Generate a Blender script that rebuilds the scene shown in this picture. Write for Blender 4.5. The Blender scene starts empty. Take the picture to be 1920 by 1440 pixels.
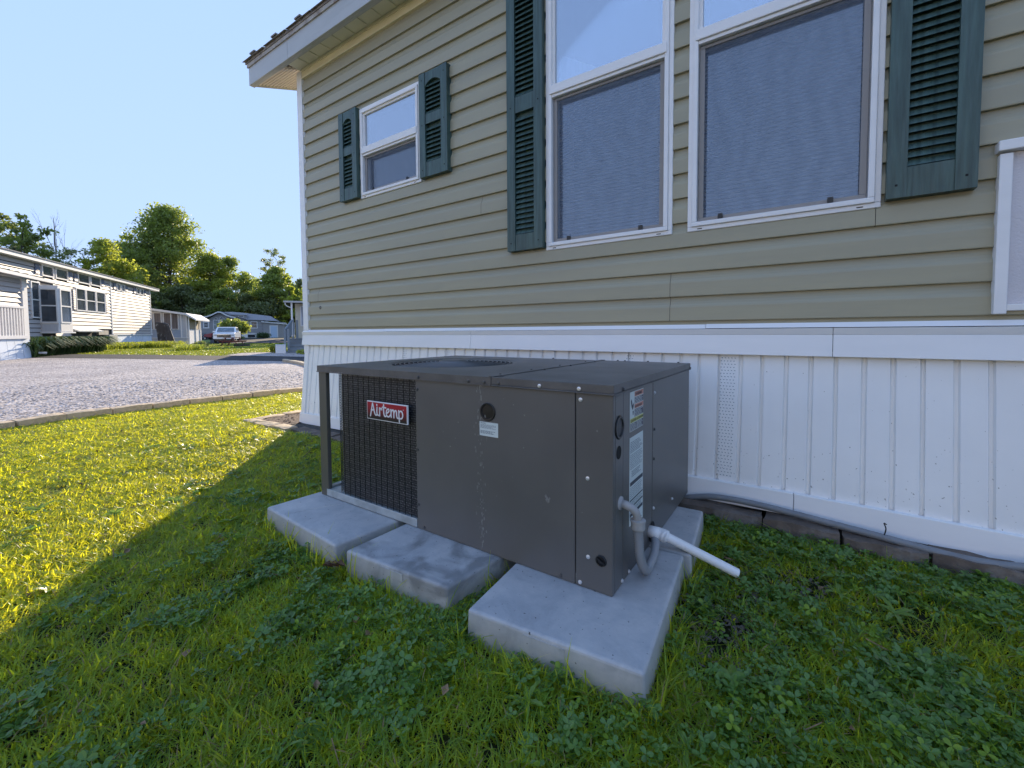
import bpy, math, random
import numpy as np
from mathutils import Vector, Matrix, noise as mnoise

S = bpy.context.scene
COL = S.collection
R = math.radians
rng = random.Random(7)
npr = np.random.default_rng(7)

# ------------------------------------------------------------------ camera
CZ = 0.90
cd = bpy.data.cameras.new('camera')
cam = bpy.data.objects.new('camera', cd)
COL.objects.link(cam)
cd.sensor_width = 36
cd.sensor_fit = 'HORIZONTAL'
cd.lens = 806.0 / 1920 * 36
cd.shift_y = -(720 - 658.5) / 1920
cd.clip_start = 0.02
cd.clip_end = 3000
Rv = Vector((0.82125754, 0.57052519, -0.00608814))
Uv = Vector((-0.02056959, 0.04026963, 0.9989771))
Fv = Vector((-0.57018676, 0.82029224, -0.04480721))
m = Matrix((Rv, Uv, -Fv)).transposed().to_4x4()
m.translation = (0, 0, CZ)
cam.matrix_world = m
S.camera = cam

# ------------------------------------------------------------------ sky, sun, exposure
SUN_AZ = Vector((-0.712, 0.702, 0))      # horizontal direction towards the sun
SUN_EL = R(17)
w = bpy.data.worlds.new('World')
S.world = w
w.use_nodes = True
nt = w.node_tree
bg = nt.nodes['Background']
sky = nt.nodes.new('ShaderNodeTexSky')
sky.sky_type = 'NISHITA'
sky.sun_disc = False
sky.sun_elevation = SUN_EL
sky.sun_rotation = math.atan2(SUN_AZ.x, SUN_AZ.y)
sky.altitude = 100
sky.air_density = 1.0
sky.dust_density = 0.0
sky.ozone_density = 4.0
# soft shoulder on the whole sky, so that the bright side near the sun stays pale blue: c*K/(c+K)
SKY_K = (0.96, 1.28, 1.98)
SKY_T = (3.4, 3.5, 5.2)
tn = nt.nodes.new('ShaderNodeVectorMath'); tn.operation = 'MULTIPLY'; tn.inputs[1].default_value = SKY_T
ad_ = nt.nodes.new('ShaderNodeVectorMath'); ad_.operation = 'ADD'; ad_.inputs[1].default_value = SKY_K
mu_ = nt.nodes.new('ShaderNodeVectorMath'); mu_.operation = 'MULTIPLY'; mu_.inputs[1].default_value = SKY_K
dv_ = nt.nodes.new('ShaderNodeVectorMath'); dv_.operation = 'DIVIDE'
nt.links.new(sky.outputs[0], tn.inputs[0])
nt.links.new(tn.outputs[0], ad_.inputs[0]); nt.links.new(tn.outputs[0], mu_.inputs[0])
nt.links.new(mu_.outputs[0], dv_.inputs[0]); nt.links.new(ad_.outputs[0], dv_.inputs[1])
nt.links.new(dv_.outputs[0], bg.inputs[0])
bg.inputs[1].default_value = 0.15
sl = bpy.data.lights.new('sun', 'SUN')
sl.energy = 2.1
sl.angle = R(0.5)
sl.color = (1.0, 0.83, 0.60)
so = bpy.data.objects.new('sun', sl)
COL.objects.link(so)
sd = Vector((SUN_AZ.x * math.cos(SUN_EL), SUN_AZ.y * math.cos(SUN_EL), math.sin(SUN_EL)))
so.rotation_euler = sd.to_track_quat('Z', 'Y').to_euler()
so.location = (-20, 20, 12)
S.view_settings.view_transform = 'Standard'
S.view_settings.look = 'None'
S.view_settings.gamma = 1
S.view_settings.exposure = 2.18
S.view_settings.use_curve_mapping = False
S.render.engine = 'CYCLES'
S.cycles.transparent_max_bounces = 16
S.cycles.max_bounces = 8

# ------------------------------------------------------------------ helpers
def at(px, d):
    """ground point seen in the direction px (photo column) at camera depth d"""
    v = Fv + Rv * ((px - 960) / 806.0)
    return Vector((v.x * d, v.y * d, 0))

def gz(x, y):
    """terrain height"""
    d = x * Fv.x + y * Fv.y
    P = [(-9e9, 0), (14, 0), (18, .03), (24, 0), (30, -.07), (38, -.22), (46, -.12), (60, .08), (70, .2), (200, .5), (9e9, .5)]
    for (a, za), (b, zb) in zip(P, P[1:]):
        if d <= b:
            return za + (zb - za) * max(0, (d - a)) / (b - a)
    return .5

def tag(o, label=None, cat=None, group=None, kind=None):
    if label: o['label'] = label
    if cat: o['category'] = cat
    if group: o['group'] = group
    if kind: o['kind'] = kind
    return o

def thing(name, label, cat, loc=(0, 0, 0), rz=0, group=None):
    o = bpy.data.objects.new(name, None)
    COL.objects.link(o)
    o.location = loc
    o.rotation_euler = (0, 0, R(rz))
    o.empty_display_size = .2
    return tag(o, label, cat, group)

class MB:
    def __init__(s):
        s.v = []; s.f = []; s.m = []
    def quad(s, a, b, c, d, mi=0):
        n = len(s.v); s.v += [tuple(a), tuple(b), tuple(c), tuple(d)]; s.f.append((n, n+1, n+2, n+3)); s.m.append(mi); return s
    def poly(s, pts, mi=0):
        n = len(s.v); s.v += [tuple(p) for p in pts]; s.f.append(tuple(range(n, n+len(pts)))); s.m.append(mi); return s
    def box(s, x0, x1, y0, y1, z0, z1, mi=0):
        n = len(s.v)
        s.v += [(x0,y0,z0),(x1,y0,z0),(x1,y1,z0),(x0,y1,z0),(x0,y0,z1),(x1,y0,z1),(x1,y1,z1),(x0,y1,z1)]
        for f in ((0,3,2,1),(4,5,6,7),(0,1,5,4),(1,2,6,5),(2,3,7,6),(3,0,4,7)):
            s.f.append(tuple(n+i for i in f)); s.m.append(mi)
        return s
    def hexa(s, p, mi=0):
        n = len(s.v); s.v += [tuple(q) for q in p]
        for f in ((0,3,2,1),(4,5,6,7),(0,1,5,4),(1,2,6,5),(2,3,7,6),(3,0,4,7)):
            s.f.append(tuple(n+i for i in f)); s.m.append(mi)
        return s
    def beam(s, a, b, w, h, mi=0, up=(0, 0, 1)):
        a = Vector(a); b = Vector(b); d = (b-a).normalized(); u = Vector(up)
        if abs(d.dot(u)) > .98: u = Vector((0, 1, 0))
        r = d.cross(u).normalized(); u = r.cross(d)
        p = []
        for e in (a, b):
            p += [e-r*w/2-u*h/2, e+r*w/2-u*h/2, e+r*w/2+u*h/2, e-r*w/2+u*h/2]
        return s.hexa([p[0], p[1], p[2], p[3], p[4], p[5], p[6], p[7]], mi)
    def prism(s, pts, fn, a, b, mi=0):
        """pts 2D polygon, fn(p, t) -> 3D, extruded from t=a to t=b"""
        n = len(s.v); k = len(pts)
        s.v += [tuple(fn(p, a)) for p in pts] + [tuple(fn(p, b)) for p in pts]
        for i in range(k):
            j = (i+1) % k; s.f.append((n+i, n+j, n+k+j, n+k+i)); s.m.append(mi)
        s.f.append(tuple(range(n+k-1, n-1, -1))); s.m.append(mi)
        s.f.append(tuple(range(n+k, n+2*k))); s.m.append(mi)
        return s
    def strip(s, prof, fn, a, b, mi=0):
        """open profile swept from a to b"""
        n = len(s.v); k = len(prof)
        s.v += [tuple(fn(p, a)) for p in prof] + [tuple(fn(p, b)) for p in prof]
        for i in range(k-1):
            s.f.append((n+i, n+i+1, n+k+i+1, n+k+i)); s.m.append(mi)
        return s
    def tube(s, path, r, n=8, cap=True, mi=0, flat=None):
        P = [Vector(p) for p in path]; b0 = len(s.v); k = len(P)
        rr = r if isinstance(r, (list, tuple)) else [r]*k
        ref = Vector((0, 0, 1))
        if abs((P[-1]-P[0]).normalized().dot(ref)) > .9: ref = Vector((0, 1, 0))
        for i, p in enumerate(P):
            t = (P[min(i+1, k-1)]-P[max(i-1, 0)]).normalized()
            a = t.cross(ref)
            if a.length < 1e-4: a = t.cross(Vector((1, 0, 0)))
            a.normalize(); b = a.cross(t)
            for j in range(n):
                th = 2*math.pi*j/n
                s.v.append(tuple(p + (a*math.cos(th)+b*math.sin(th))*rr[i]))
        for i in range(k-1):
            for j in range(n):
                s.f.append((b0+i*n+j, b0+i*n+(j+1) % n, b0+(i+1)*n+(j+1) % n, b0+(i+1)*n+j)); s.m.append(mi)
        if cap:
            s.f.append(tuple(b0+j for j in range(n-1, -1, -1))); s.m.append(mi)
            s.f.append(tuple(b0+(k-1)*n+j for j in range(n))); s.m.append(mi)
        return s
    def torus(s, c, R_, r, n=48, k=5, mi=0):
        b0 = len(s.v)
        for i in range(n):
            a = 2*math.pi*i/n
            for j in range(k):
                b = 2*math.pi*j/k
                s.v.append((c[0]+(R_+r*math.cos(b))*math.cos(a), c[1]+(R_+r*math.cos(b))*math.sin(a), c[2]+r*math.sin(b)))
        for i in range(n):
            for j in range(k):
                s.f.append((b0+i*k+j, b0+((i+1) % n)*k+j, b0+((i+1) % n)*k+(j+1) % k, b0+i*k+(j+1) % k)); s.m.append(mi)
        return s
    def lathe(s, c, axis, prof, n=20, mi=0):
        """prof list of (radius, height along axis)"""
        ax = Vector(axis).normalized(); ref = Vector((0, 0, 1)) if abs(ax.z) < .9 else Vector((1, 0, 0))
        a = ax.cross(ref).normalized(); b = ax.cross(a); b0 = len(s.v); c = Vector(c)
        for r, h in prof:
            for j in range(n):
                th = 2*math.pi*j/n
                s.v.append(tuple(c + ax*h + (a*math.cos(th)+b*math.sin(th))*r))
        for i in range(len(prof)-1):
            for j in range(n):
                s.f.append((b0+i*n+j, b0+i*n+(j+1) % n, b0+(i+1)*n+(j+1) % n, b0+(i+1)*n+j)); s.m.append(mi)
        s.f.append(tuple(b0+j for j in range(n))); s.m.append(mi)
        s.f.append(tuple(b0+(len(prof)-1)*n+j for j in range(n))); s.m.append(mi)
        return s
    def mesh(s, name, mats, off=(0, 0, 0), smooth=False):
        me = bpy.data.meshes.new(name)
        ox, oy, oz = off
        me.from_pydata([(x-ox, y-oy, z-oz) for x, y, z in s.v], [], s.f)
        if not isinstance(mats, (list, tuple)): mats = [mats]
        for mm in mats: me.materials.append(mm)
        if len(mats) > 1: me.polygons.foreach_set('material_index', s.m)
        if smooth: me.polygons.foreach_set('use_smooth', [True]*len(me.polygons))
        me.update()
        return me
    def build(s, name, mats, parent=None, off=(0, 0, 0), bevel=0, smooth=False, seg=2):
        o = bpy.data.objects.new(name, s.mesh(name, mats, off, smooth))
        COL.objects.link(o)
        if parent: o.parent = parent
        if bevel:
            b = o.modifiers.new('bevel', 'BEVEL'); b.width = bevel; b.segments = seg; b.limit_method = 'ANGLE'; b.angle_limit = R(40)
            if smooth is None: pass
        return o

def inst(name, me, parent=None, loc=(0, 0, 0), rot=(0, 0, 0), sc=(1, 1, 1)):
    o = bpy.data.objects.new(name, me)
    COL.objects.link(o)
    o.parent = parent; o.location = loc; o.rotation_euler = rot; o.scale = sc
    return o

def npmesh(name, V, Q, mats, mi=None):
    """fast mesh from numpy: V (n,3), Q (m,k)"""
    me = bpy.data.meshes.new(name)
    k = Q.shape[1]
    me.vertices.add(len(V)); me.vertices.foreach_set('co', V.astype(np.float32).ravel())
    me.loops.add(len(Q)*k); me.loops.foreach_set('vertex_index', Q.astype(np.int32).ravel())
    me.polygons.add(len(Q))
    me.polygons.foreach_set('loop_start', np.arange(0, len(Q)*k, k, dtype=np.int32))
    me.polygons.foreach_set('loop_total', np.full(len(Q), k, dtype=np.int32))
    for mm in (mats if isinstance(mats, (list, tuple)) else [mats]): me.materials.append(mm)
    if mi is not None: me.polygons.foreach_set('material_index', mi.astype(np.int32))
    me.update(calc_edges=True); me.validate()
    return me

# ------------------------------------------------------------------ materials
def nodes(name):
    mt = bpy.data.materials.new(name); mt.use_nodes = True
    n = mt.node_tree; return mt, n, n.nodes['Principled BSDF'], n.nodes['Material Output']

def M(name, c, rough=.5, metal=0, var=.12, vs=4, bump=0, bs=60, st=(1, 1, 1), spec=.5, dirt=None, ds=3, damt=.5, dlo=.5, dhi=.7, trans=0, tcol=None, vdet=6):
    mt, n, p, out = nodes(name)
    p.inputs['Roughness'].default_value = rough
    p.inputs['Metallic'].default_value = metal
    p.inputs['Specular IOR Level'].default_value = spec
    tc = n.nodes.new('ShaderNodeTexCoord'); mp = n.nodes.new('ShaderNodeMapping'); mp.inputs['Scale'].default_value = st
    n.links.new(tc.outputs['Object'], mp.inputs[0])
    nz = n.nodes.new('ShaderNodeTexNoise'); nz.inputs['Scale'].default_value = vs; nz.inputs['Detail'].default_value = vdet
    n.links.new(mp.outputs[0], nz.inputs[0])
    rp = n.nodes.new('ShaderNodeValToRGB'); rp.color_ramp.elements[0].position = .3; rp.color_ramp.elements[1].position = .7
    rp.color_ramp.elements[0].color = (*[max(0, x*(1-var)) for x in c], 1); rp.color_ramp.elements[1].color = (*[min(1, x*(1+var)) for x in c], 1)
    n.links.new(nz.outputs[0], rp.inputs[0]); col = rp.outputs[0]
    if dirt:
        n2 = n.nodes.new('ShaderNodeTexNoise'); n2.inputs['Scale'].default_value = ds; n2.inputs['Detail'].default_value = 8; n2.inputs['Roughness'].default_value = .65
        n.links.new(mp.outputs[0], n2.inputs[0])
        mr = n.nodes.new('ShaderNodeMapRange'); mr.inputs[1].default_value = dlo; mr.inputs[2].default_value = dhi; mr.inputs[4].default_value = damt
        n.links.new(n2.outputs[0], mr.inputs[0])
        mx = n.nodes.new('ShaderNodeMix'); mx.data_type = 'RGBA'; mx.inputs[7].default_value = (*dirt, 1)
        n.links.new(mr.outputs[0], mx.inputs[0]); n.links.new(col, mx.inputs[6]); col = mx.outputs[2]
    n.links.new(col, p.inputs['Base Color'])
    if bump:
        n3 = n.nodes.new('ShaderNodeTexNoise'); n3.inputs['Scale'].default_value = bs; n3.inputs['Detail'].default_value = 5
        n.links.new(mp.outputs[0], n3.inputs[0])
        b = n.nodes.new('ShaderNodeBump'); b.inputs['Strength'].default_value = bump; b.inputs['Distance'].default_value = .01
        n.links.new(n3.outputs[0], b.inputs['Height']); n.links.new(b.outputs[0], p.inputs['Normal'])
    if trans:
        tr = n.nodes.new('ShaderNodeBsdfTranslucent'); tr.inputs[0].default_value = (*(tcol or c), 1)
        ms = n.nodes.new('ShaderNodeMixShader'); ms.inputs[0].default_value = trans
        n.links.new(p.outputs[0], ms.inputs[1]); n.links.new(tr.outputs[0], ms.inputs[2]); n.links.new(ms.outputs[0], out.inputs[0])
    return mt

def leafmat(name, c, tc_, trans=.45, rough=.45, hv=.35, spec=.35, scale=1.5, yel=None):
    """foliage: per-instance and per-place variation of one leaf colour, light passing through"""
    mt, n, p, out = nodes(name)
    p.inputs['Roughness'].default_value = rough; p.inputs['Specular IOR Level'].default_value = spec
    oi = n.nodes.new('ShaderNodeObjectInfo'); ge = n.nodes.new('ShaderNodeNewGeometry')
    nz = n.nodes.new('ShaderNodeTexNoise'); nz.inputs['Scale'].default_value = scale; nz.inputs['Detail'].default_value = 3
    n.links.new(ge.outputs['Position'], nz.inputs[0])
    ad = n.nodes.new('ShaderNodeMath'); ad.operation = 'ADD'; n.links.new(nz.outputs[0], ad.inputs[0])
    m2 = n.nodes.new('ShaderNodeMath'); m2.operation = 'MULTIPLY'; m2.inputs[1].default_value = .7
    n.links.new(oi.outputs['Random'], m2.inputs[0])
    m3 = n.nodes.new('ShaderNodeMath'); m3.operation = 'MULTIPLY'; m3.inputs[1].default_value = .5
    n.links.new(ge.outputs['Random Per Island'], m3.inputs[0])
    a2 = n.nodes.new('ShaderNodeMath'); a2.operation = 'ADD'; n.links.new(m2.outputs[0], a2.inputs[0]); n.links.new(m3.outputs[0], a2.inputs[1])
    n.links.new(a2.outputs[0], ad.inputs[1])
    rp = n.nodes.new('ShaderNodeValToRGB')
    e = rp.color_ramp.elements
    e[0].position = .35; e[0].color = (*[x*(1-hv) for x in c], 1)
    e[1].position = 1.25 if 0 else 1.0; e[1].color = (c[0]*(1+hv*1.6), c[1]*(1+hv), c[2]*(1+hv*.5), 1)
    n.links.new(ad.outputs[0], rp.inputs[0]); n.links.new(rp.outputs[0], p.inputs['Base Color'])
    tr = n.nodes.new('ShaderNodeBsdfTranslucent')
    mm = n.nodes.new('ShaderNodeMix'); mm.data_type = 'RGBA'; mm.blend_type = 'MULTIPLY'; mm.inputs[0].default_value = 1
    k = 1/max(max(c), 1e-3)
    mm.inputs[6].default_value = (*tc_, 1)
    sc = n.nodes.new('ShaderNodeMapRange'); sc.inputs[1].default_value = .3; sc.inputs[2].default_value = 1.3; sc.inputs[3].default_value = .65; sc.inputs[4].default_value = 1.25
    n.links.new(ad.outputs[0], sc.inputs[0]); n.links.new(sc.outputs[0], mm.inputs[7]); n.links.new(mm.outputs[2], tr.inputs[0])
    ms = n.nodes.new('ShaderNodeMixShader'); ms.inputs[0].default_value = trans
    n.links.new(p.outputs[0], ms.inputs[1]); n.links.new(tr.outputs[0], ms.inputs[2]); n.links.new(ms.outputs[0], out.inputs[0])
    return mt

def glassmat(name, tint=(.9, .95, 1), refl=.35, base=(.02, .025, .03)):
    """window glass: a mirror-like coat over what shows through"""
    mt, n, p, out = nodes(name)
    gl = n.nodes.new('ShaderNodeBsdfGlossy'); gl.inputs[0].default_value = (.95, .97, 1, 1); gl.inputs['Roughness'].default_value = .015
    tr = n.nodes.new('ShaderNodeBsdfTransparent'); tr.inputs[0].default_value = (*tint, 1)
    fr = n.nodes.new('ShaderNodeFresnel'); fr.inputs[0].default_value = 1.5
    mr = n.nodes.new('ShaderNodeMapRange'); mr.inputs[1].default_value = .03; mr.inputs[2].default_value = .5; mr.inputs[3].default_value = refl; mr.inputs[4].default_value = .95
    n.links.new(fr.outputs[0], mr.inputs[0])
    ms = n.nodes.new('ShaderNodeMixShader'); n.links.new(mr.outputs[0], ms.inputs[0])
    n.links.new(tr.outputs[0], ms.inputs[1]); n.links.new(gl.outputs[0], ms.inputs[2]); n.links.new(ms.outputs[0], out.inputs[0])
    return mt

def screenmat(name, c=(.07, .075, .085), op=.55):
    mt, n, p, out = nodes(name)
    p.inputs['Base Color'].default_value = (*c, 1); p.inputs['Roughness'].default_value = .6
    tc = n.nodes.new('ShaderNodeTexCoord')
    wv = n.nodes.new('ShaderNodeTexWave'); wv.inputs['Scale'].default_value = 3.2; wv.inputs['Distortion'].default_value = 9; wv.inputs['Detail'].default_value = 2; wv.inputs['Detail Scale'].default_value = 1.2
    n.links.new(tc.outputs['Object'], wv.inputs[0])
    mr = n.nodes.new('ShaderNodeMapRange'); mr.inputs[3].default_value = op-.035; mr.inputs[4].default_value = op+.025
    n.links.new(wv.outputs[1], mr.inputs[0])
    tr = n.nodes.new('ShaderNodeBsdfTransparent'); ms = n.nodes.new('ShaderNodeMixShader')
    n.links.new(mr.outputs[0], ms.inputs[0]); n.links.new(tr.outputs[0], ms.inputs[1]); n.links.new(p.outputs[0], ms.inputs[2]); n.links.new(ms.outputs[0], out.inputs[0])
    return mt

def skirt_mat():
    mt, n, p, out = nodes('skirting_vinyl')
    p.inputs['Roughness'].default_value = .4
    tc = n.nodes.new('ShaderNodeTexCoord'); ge = n.nodes.new('ShaderNodeNewGeometry')
    nz = n.nodes.new('ShaderNodeTexNoise'); nz.inputs['Scale'].default_value = 2.2; nz.inputs['Detail'].default_value = 7; n.links.new(ge.outputs['Position'], nz.inputs[0])
    rp = n.nodes.new('ShaderNodeValToRGB'); rp.color_ramp.elements[0].position = .3; rp.color_ramp.elements[0].color = (.82, .81, .79, 1); rp.color_ramp.elements[1].position = .65; rp.color_ramp.elements[1].color = (.90, .89, .87, 1); n.links.new(nz.outputs[0], rp.inputs[0])
    n2 = n.nodes.new('ShaderNodeTexNoise'); n2.inputs['Scale'].default_value = 85; n2.inputs['Detail'].default_value = 1; n.links.new(ge.outputs['Position'], n2.inputs[0])
    sx = n.nodes.new('ShaderNodeSeparateXYZ'); n.links.new(ge.outputs['Position'], sx.inputs[0])
    lo = n.nodes.new('ShaderNodeMapRange'); lo.inputs[1].default_value = .05; lo.inputs[2].default_value = .55; lo.inputs[3].default_value = .075; lo.inputs[4].default_value = 0; n.links.new(sx.outputs[2], lo.inputs[0])
    ad = n.nodes.new('ShaderNodeMath'); ad.operation = 'ADD'; n.links.new(n2.outputs[0], ad.inputs[0]); n.links.new(lo.outputs[0], ad.inputs[1])
    mr = n.nodes.new('ShaderNodeMapRange'); mr.inputs[1].default_value = .775; mr.inputs[2].default_value = .81; mr.inputs[4].default_value = .7; n.links.new(ad.outputs[0], mr.inputs[0])
    mx = n.nodes.new('ShaderNodeMix'); mx.data_type = 'RGBA'; mx.inputs[7].default_value = (.17, .15, .12, 1); n.links.new(mr.outputs[0], mx.inputs[0]); n.links.new(rp.outputs[0], mx.inputs[6])
    n3 = n.nodes.new('ShaderNodeTexNoise'); n3.inputs['Scale'].default_value = 7; n3.inputs['Detail'].default_value = 8; n.links.new(ge.outputs['Position'], n3.inputs[0])
    l2 = n.nodes.new('ShaderNodeMapRange'); l2.inputs[1].default_value = .03; l2.inputs[2].default_value = .26; l2.inputs[3].default_value = .55; l2.inputs[4].default_value = 0; n.links.new(sx.outputs[2], l2.inputs[0])
    mu = n.nodes.new('ShaderNodeMath'); mu.operation = 'MULTIPLY'; n.links.new(n3.outputs[0], mu.inputs[0]); n.links.new(l2.outputs[0], mu.inputs[1])
    m2 = n.nodes.new('ShaderNodeMix'); m2.data_type = 'RGBA'; m2.inputs[7].default_value = (.42, .40, .33, 1); n.links.new(mu.outputs[0], m2.inputs[0]); n.links.new(mx.outputs[2], m2.inputs[6]); n.links.new(m2.outputs[2], p.inputs['Base Color'])
    mp = n.nodes.new('ShaderNodeMapping'); mp.inputs['Scale'].default_value = (40, 40, 5); n.links.new(ge.outputs['Position'], mp.inputs[0]); n4 = n.nodes.new('ShaderNodeTexNoise'); n4.inputs['Scale'].default_value = 1; n4.inputs['Detail'].default_value = 4; n.links.new(mp.outputs[0], n4.inputs[0])
    b = n.nodes.new('ShaderNodeBump'); b.inputs['Strength'].default_value = .12; b.inputs['Distance'].default_value = .01; n.links.new(n4.outputs[0], b.inputs['Height']); n.links.new(b.outputs[0], p.inputs['Normal'])
    return mt
siding_m = M('vinyl_siding', (.375, .345, .235), .42, var=.07, vs=1.1, bump=.10, bs=9, st=(.6, 1, 5), dirt=(.32, .30, .225), ds=1.6, damt=.55, dlo=.42, dhi=.72)
white_m = M('white_vinyl', (.84, .83, .82), .4, var=.03, vs=2, bump=.05, bs=30, st=(1, 1, 6))
skirt_m = skirt_mat()
cream_m = M('weathered_cream_trim', (.80, .73, .50), .5, var=.1, vs=5, st=(1, 1, 4), dirt=(.62, .52, .30), ds=4, damt=.5)
fascia_m = M('painted_fascia', (.46, .47, .46), .45, var=.05, vs=3, dirt=(.32, .33, .32), ds=3, damt=.5, st=(.6, 1, 4))
soffit_m = M('soffit_vinyl', (.74, .72, .58), .45, var=.06, vs=3)
soffit2_m = M('vented_soffit', (.75, .66, .56), .45, var=.05, vs=3)
roof_m = M('asphalt_shingle', (.24, .215, .19), .9, var=.35, vs=30, bump=.4, bs=120)
rust_m = M('rusty_roof_edge', (.40, .37, .33), .7, var=.15, vs=12, dirt=(.16, .09, .06), ds=14, damt=.7, dlo=.5, dhi=.65)
black_m = M('black_plastic', (.012, .012, .013), .35, var=.1)
hole_m = M('dark_hole', (.004, .004, .004), .8, var=0)
int_m = M('dark_interior', (.03, .03, .035), .9, var=.2)
blind_m = M('window_blind', (.55, .56, .60), .6, var=.05, vs=2)
curt_m = M('white_curtain', (.72, .74, .78), .8, var=.08, vs=3, st=(6, 1, .5))
glass_m = glassmat('window_glass', refl=.42)
glassd_m = glassmat('window_glass_lower', refl=.2)
screen_m = screenmat('insect_screen', (.15, .19, .26), .42)
scrframe_m = M('taupe_screen_frame', (.27, .25, .235), .4, var=.04)
shutter_m = M('green_shutter', (.050, .092, .080), .42, var=.35, vs=9, st=(7, 1, .5), bump=.22, bs=26, dirt=(.11, .17, .17), ds=10, damt=.55, dlo=.5, dhi=.85)
galv_m = M('galvanised_steel', (.42, .46, .47), .45, metal=.35, var=.2, vs=14, dirt=(.25, .25, .23), ds=6, damt=.4)
acdark_m = M('cabinet_top_paint', (.095, .09, .086), .42, var=.22, vs=6, dirt=(.19, .18, .17), ds=3.5, damt=.55, st=(1, 1, 1), spec=.5)
post_m = M('post_paint', (.10, .095, .078), .4, var=.08)
screw_m = M('zinc_screw', (.75, .76, .78), .3, metal=.6, var=.08)
screwd_m = M('painted_screw', (.10, .10, .10), .35, metal=.3, var=.1)
conduit_m = M('grey_pvc_conduit', (.27, .28, .295), .42, var=.06, vs=8, dirt=(.25, .25, .24), ds=10, damt=.4)
fit_m = M('grey_fitting', (.36, .355, .35), .45, var=.06, dirt=(.28, .26, .22), ds=20, damt=.5)
pvc_m = M('white_pvc_pipe', (.78, .78, .78), .35, var=.03, dirt=(.30, .26, .2), ds=60, damt=.7, dlo=.62, dhi=.75)
soil_m = M('soil', (.045, .032, .022), .95, var=.5, vs=25, bump=.8, bs=70)
dirtgravel_m = M('dark_soil_patch', (.05, .048, .046), .9, var=.5, vs=60, bump=.9, bs=110)

# AC cabinet paint with bird-dropping streaks and scuffs
def cabinet_mat():
    mt, n, p, out = nodes('cabinet_paint')
    p.inputs['Roughness'].default_value = .36
    tc = n.nodes.new('ShaderNodeTexCoord')
    nz = n.nodes.new('ShaderNodeTexNoise'); nz.inputs['Scale'].default_value = 3; nz.inputs['Detail'].default_value = 5
    n.links.new(tc.outputs['Object'], nz.inputs[0])
    rp = n.nodes.new('ShaderNodeValToRGB'); rp.color_ramp.elements[0].position = .3; rp.color_ramp.elements[1].position = .7
    rp.color_ramp.elements[0].color = (.108, .102, .096, 1); rp.color_ramp.elements[1].color = (.130, .124, .116, 1)
    n.links.new(nz.outputs[0], rp.inputs[0])
    sx = n.nodes.new('ShaderNodeSeparateXYZ'); n.links.new(tc.outputs['Object'], sx.inputs[0])
    # vertical streak band round x = -0.50
    a = n.nodes.new('ShaderNodeMath'); a.operation = 'ADD'; a.inputs[1].default_value = .497; n.links.new(sx.outputs[0], a.inputs[0])
    ab = n.nodes.new('ShaderNodeMath'); ab.operation = 'ABSOLUTE'; n.links.new(a.outputs[0], ab.inputs[0])
    mr = n.nodes.new('ShaderNodeMapRange'); mr.inputs[1].default_value = .004; mr.inputs[2].default_value = .045; mr.inputs[3].default_value = .23; mr.inputs[4].default_value = 0
    n.links.new(ab.outputs[0], mr.inputs[0])
    mp = n.nodes.new('ShaderNodeMapping'); mp.inputs['Scale'].default_value = (130, 130, 42); n.links.new(tc.outputs['Object'], mp.inputs[0])
    n2 = n.nodes.new('ShaderNodeTexNoise'); n2.inputs['Scale'].default_value = 1; n2.inputs['Detail'].default_value = 2; n.links.new(mp.outputs[0], n2.inputs[0])
    ad = n.nodes.new('ShaderNodeMath'); ad.operation = 'ADD'; n.links.new(mr.outputs[0], ad.inputs[0]); n.links.new(n2.outputs[0], ad.inputs[1])
    th = n.nodes.new('ShaderNodeMapRange'); th.inputs[1].default_value = .81; th.inputs[2].default_value = .86; n.links.new(ad.outputs[0], th.inputs[0])
    n4 = n.nodes.new('ShaderNodeTexNoise'); n4.inputs['Scale'].default_value = 75; n4.inputs['Detail'].default_value = 1; n.links.new(tc.outputs['Object'], n4.inputs[0])
    t4 = n.nodes.new('ShaderNodeMapRange'); t4.inputs[1].default_value = .765; t4.inputs[2].default_value = .80; n.links.new(n4.outputs[0], t4.inputs[0])
    mxm = n.nodes.new('ShaderNodeMath'); mxm.operation = 'MAXIMUM'; n.links.new(th.outputs[0], mxm.inputs[0]); n.links.new(t4.outputs[0], mxm.inputs[1])
    ml = n.nodes.new('ShaderNodeMath'); ml.operation = 'MULTIPLY'; ml.inputs[1].default_value = .6; n.links.new(mxm.outputs[0], ml.inputs[0])
    mx = n.nodes.new('ShaderNodeMix'); mx.data_type = 'RGBA'; mx.inputs[7].default_value = (.30, .30, .28, 1)
    n.links.new(ml.outputs[0], mx.inputs[0]); n.links.new(rp.outputs[0], mx.inputs[6]); n.links.new(mx.outputs[2], p.inputs['Base Color'])
    ra = n.nodes.new('ShaderNodeMapRange'); ra.inputs[3].default_value = .3; ra.inputs[4].default_value = .45; n.links.new(nz.outputs[0], ra.inputs[0]); n.links.new(ra.outputs[0], p.inputs['Roughness'])
    return mt
cab_m = cabinet_mat()

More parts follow.
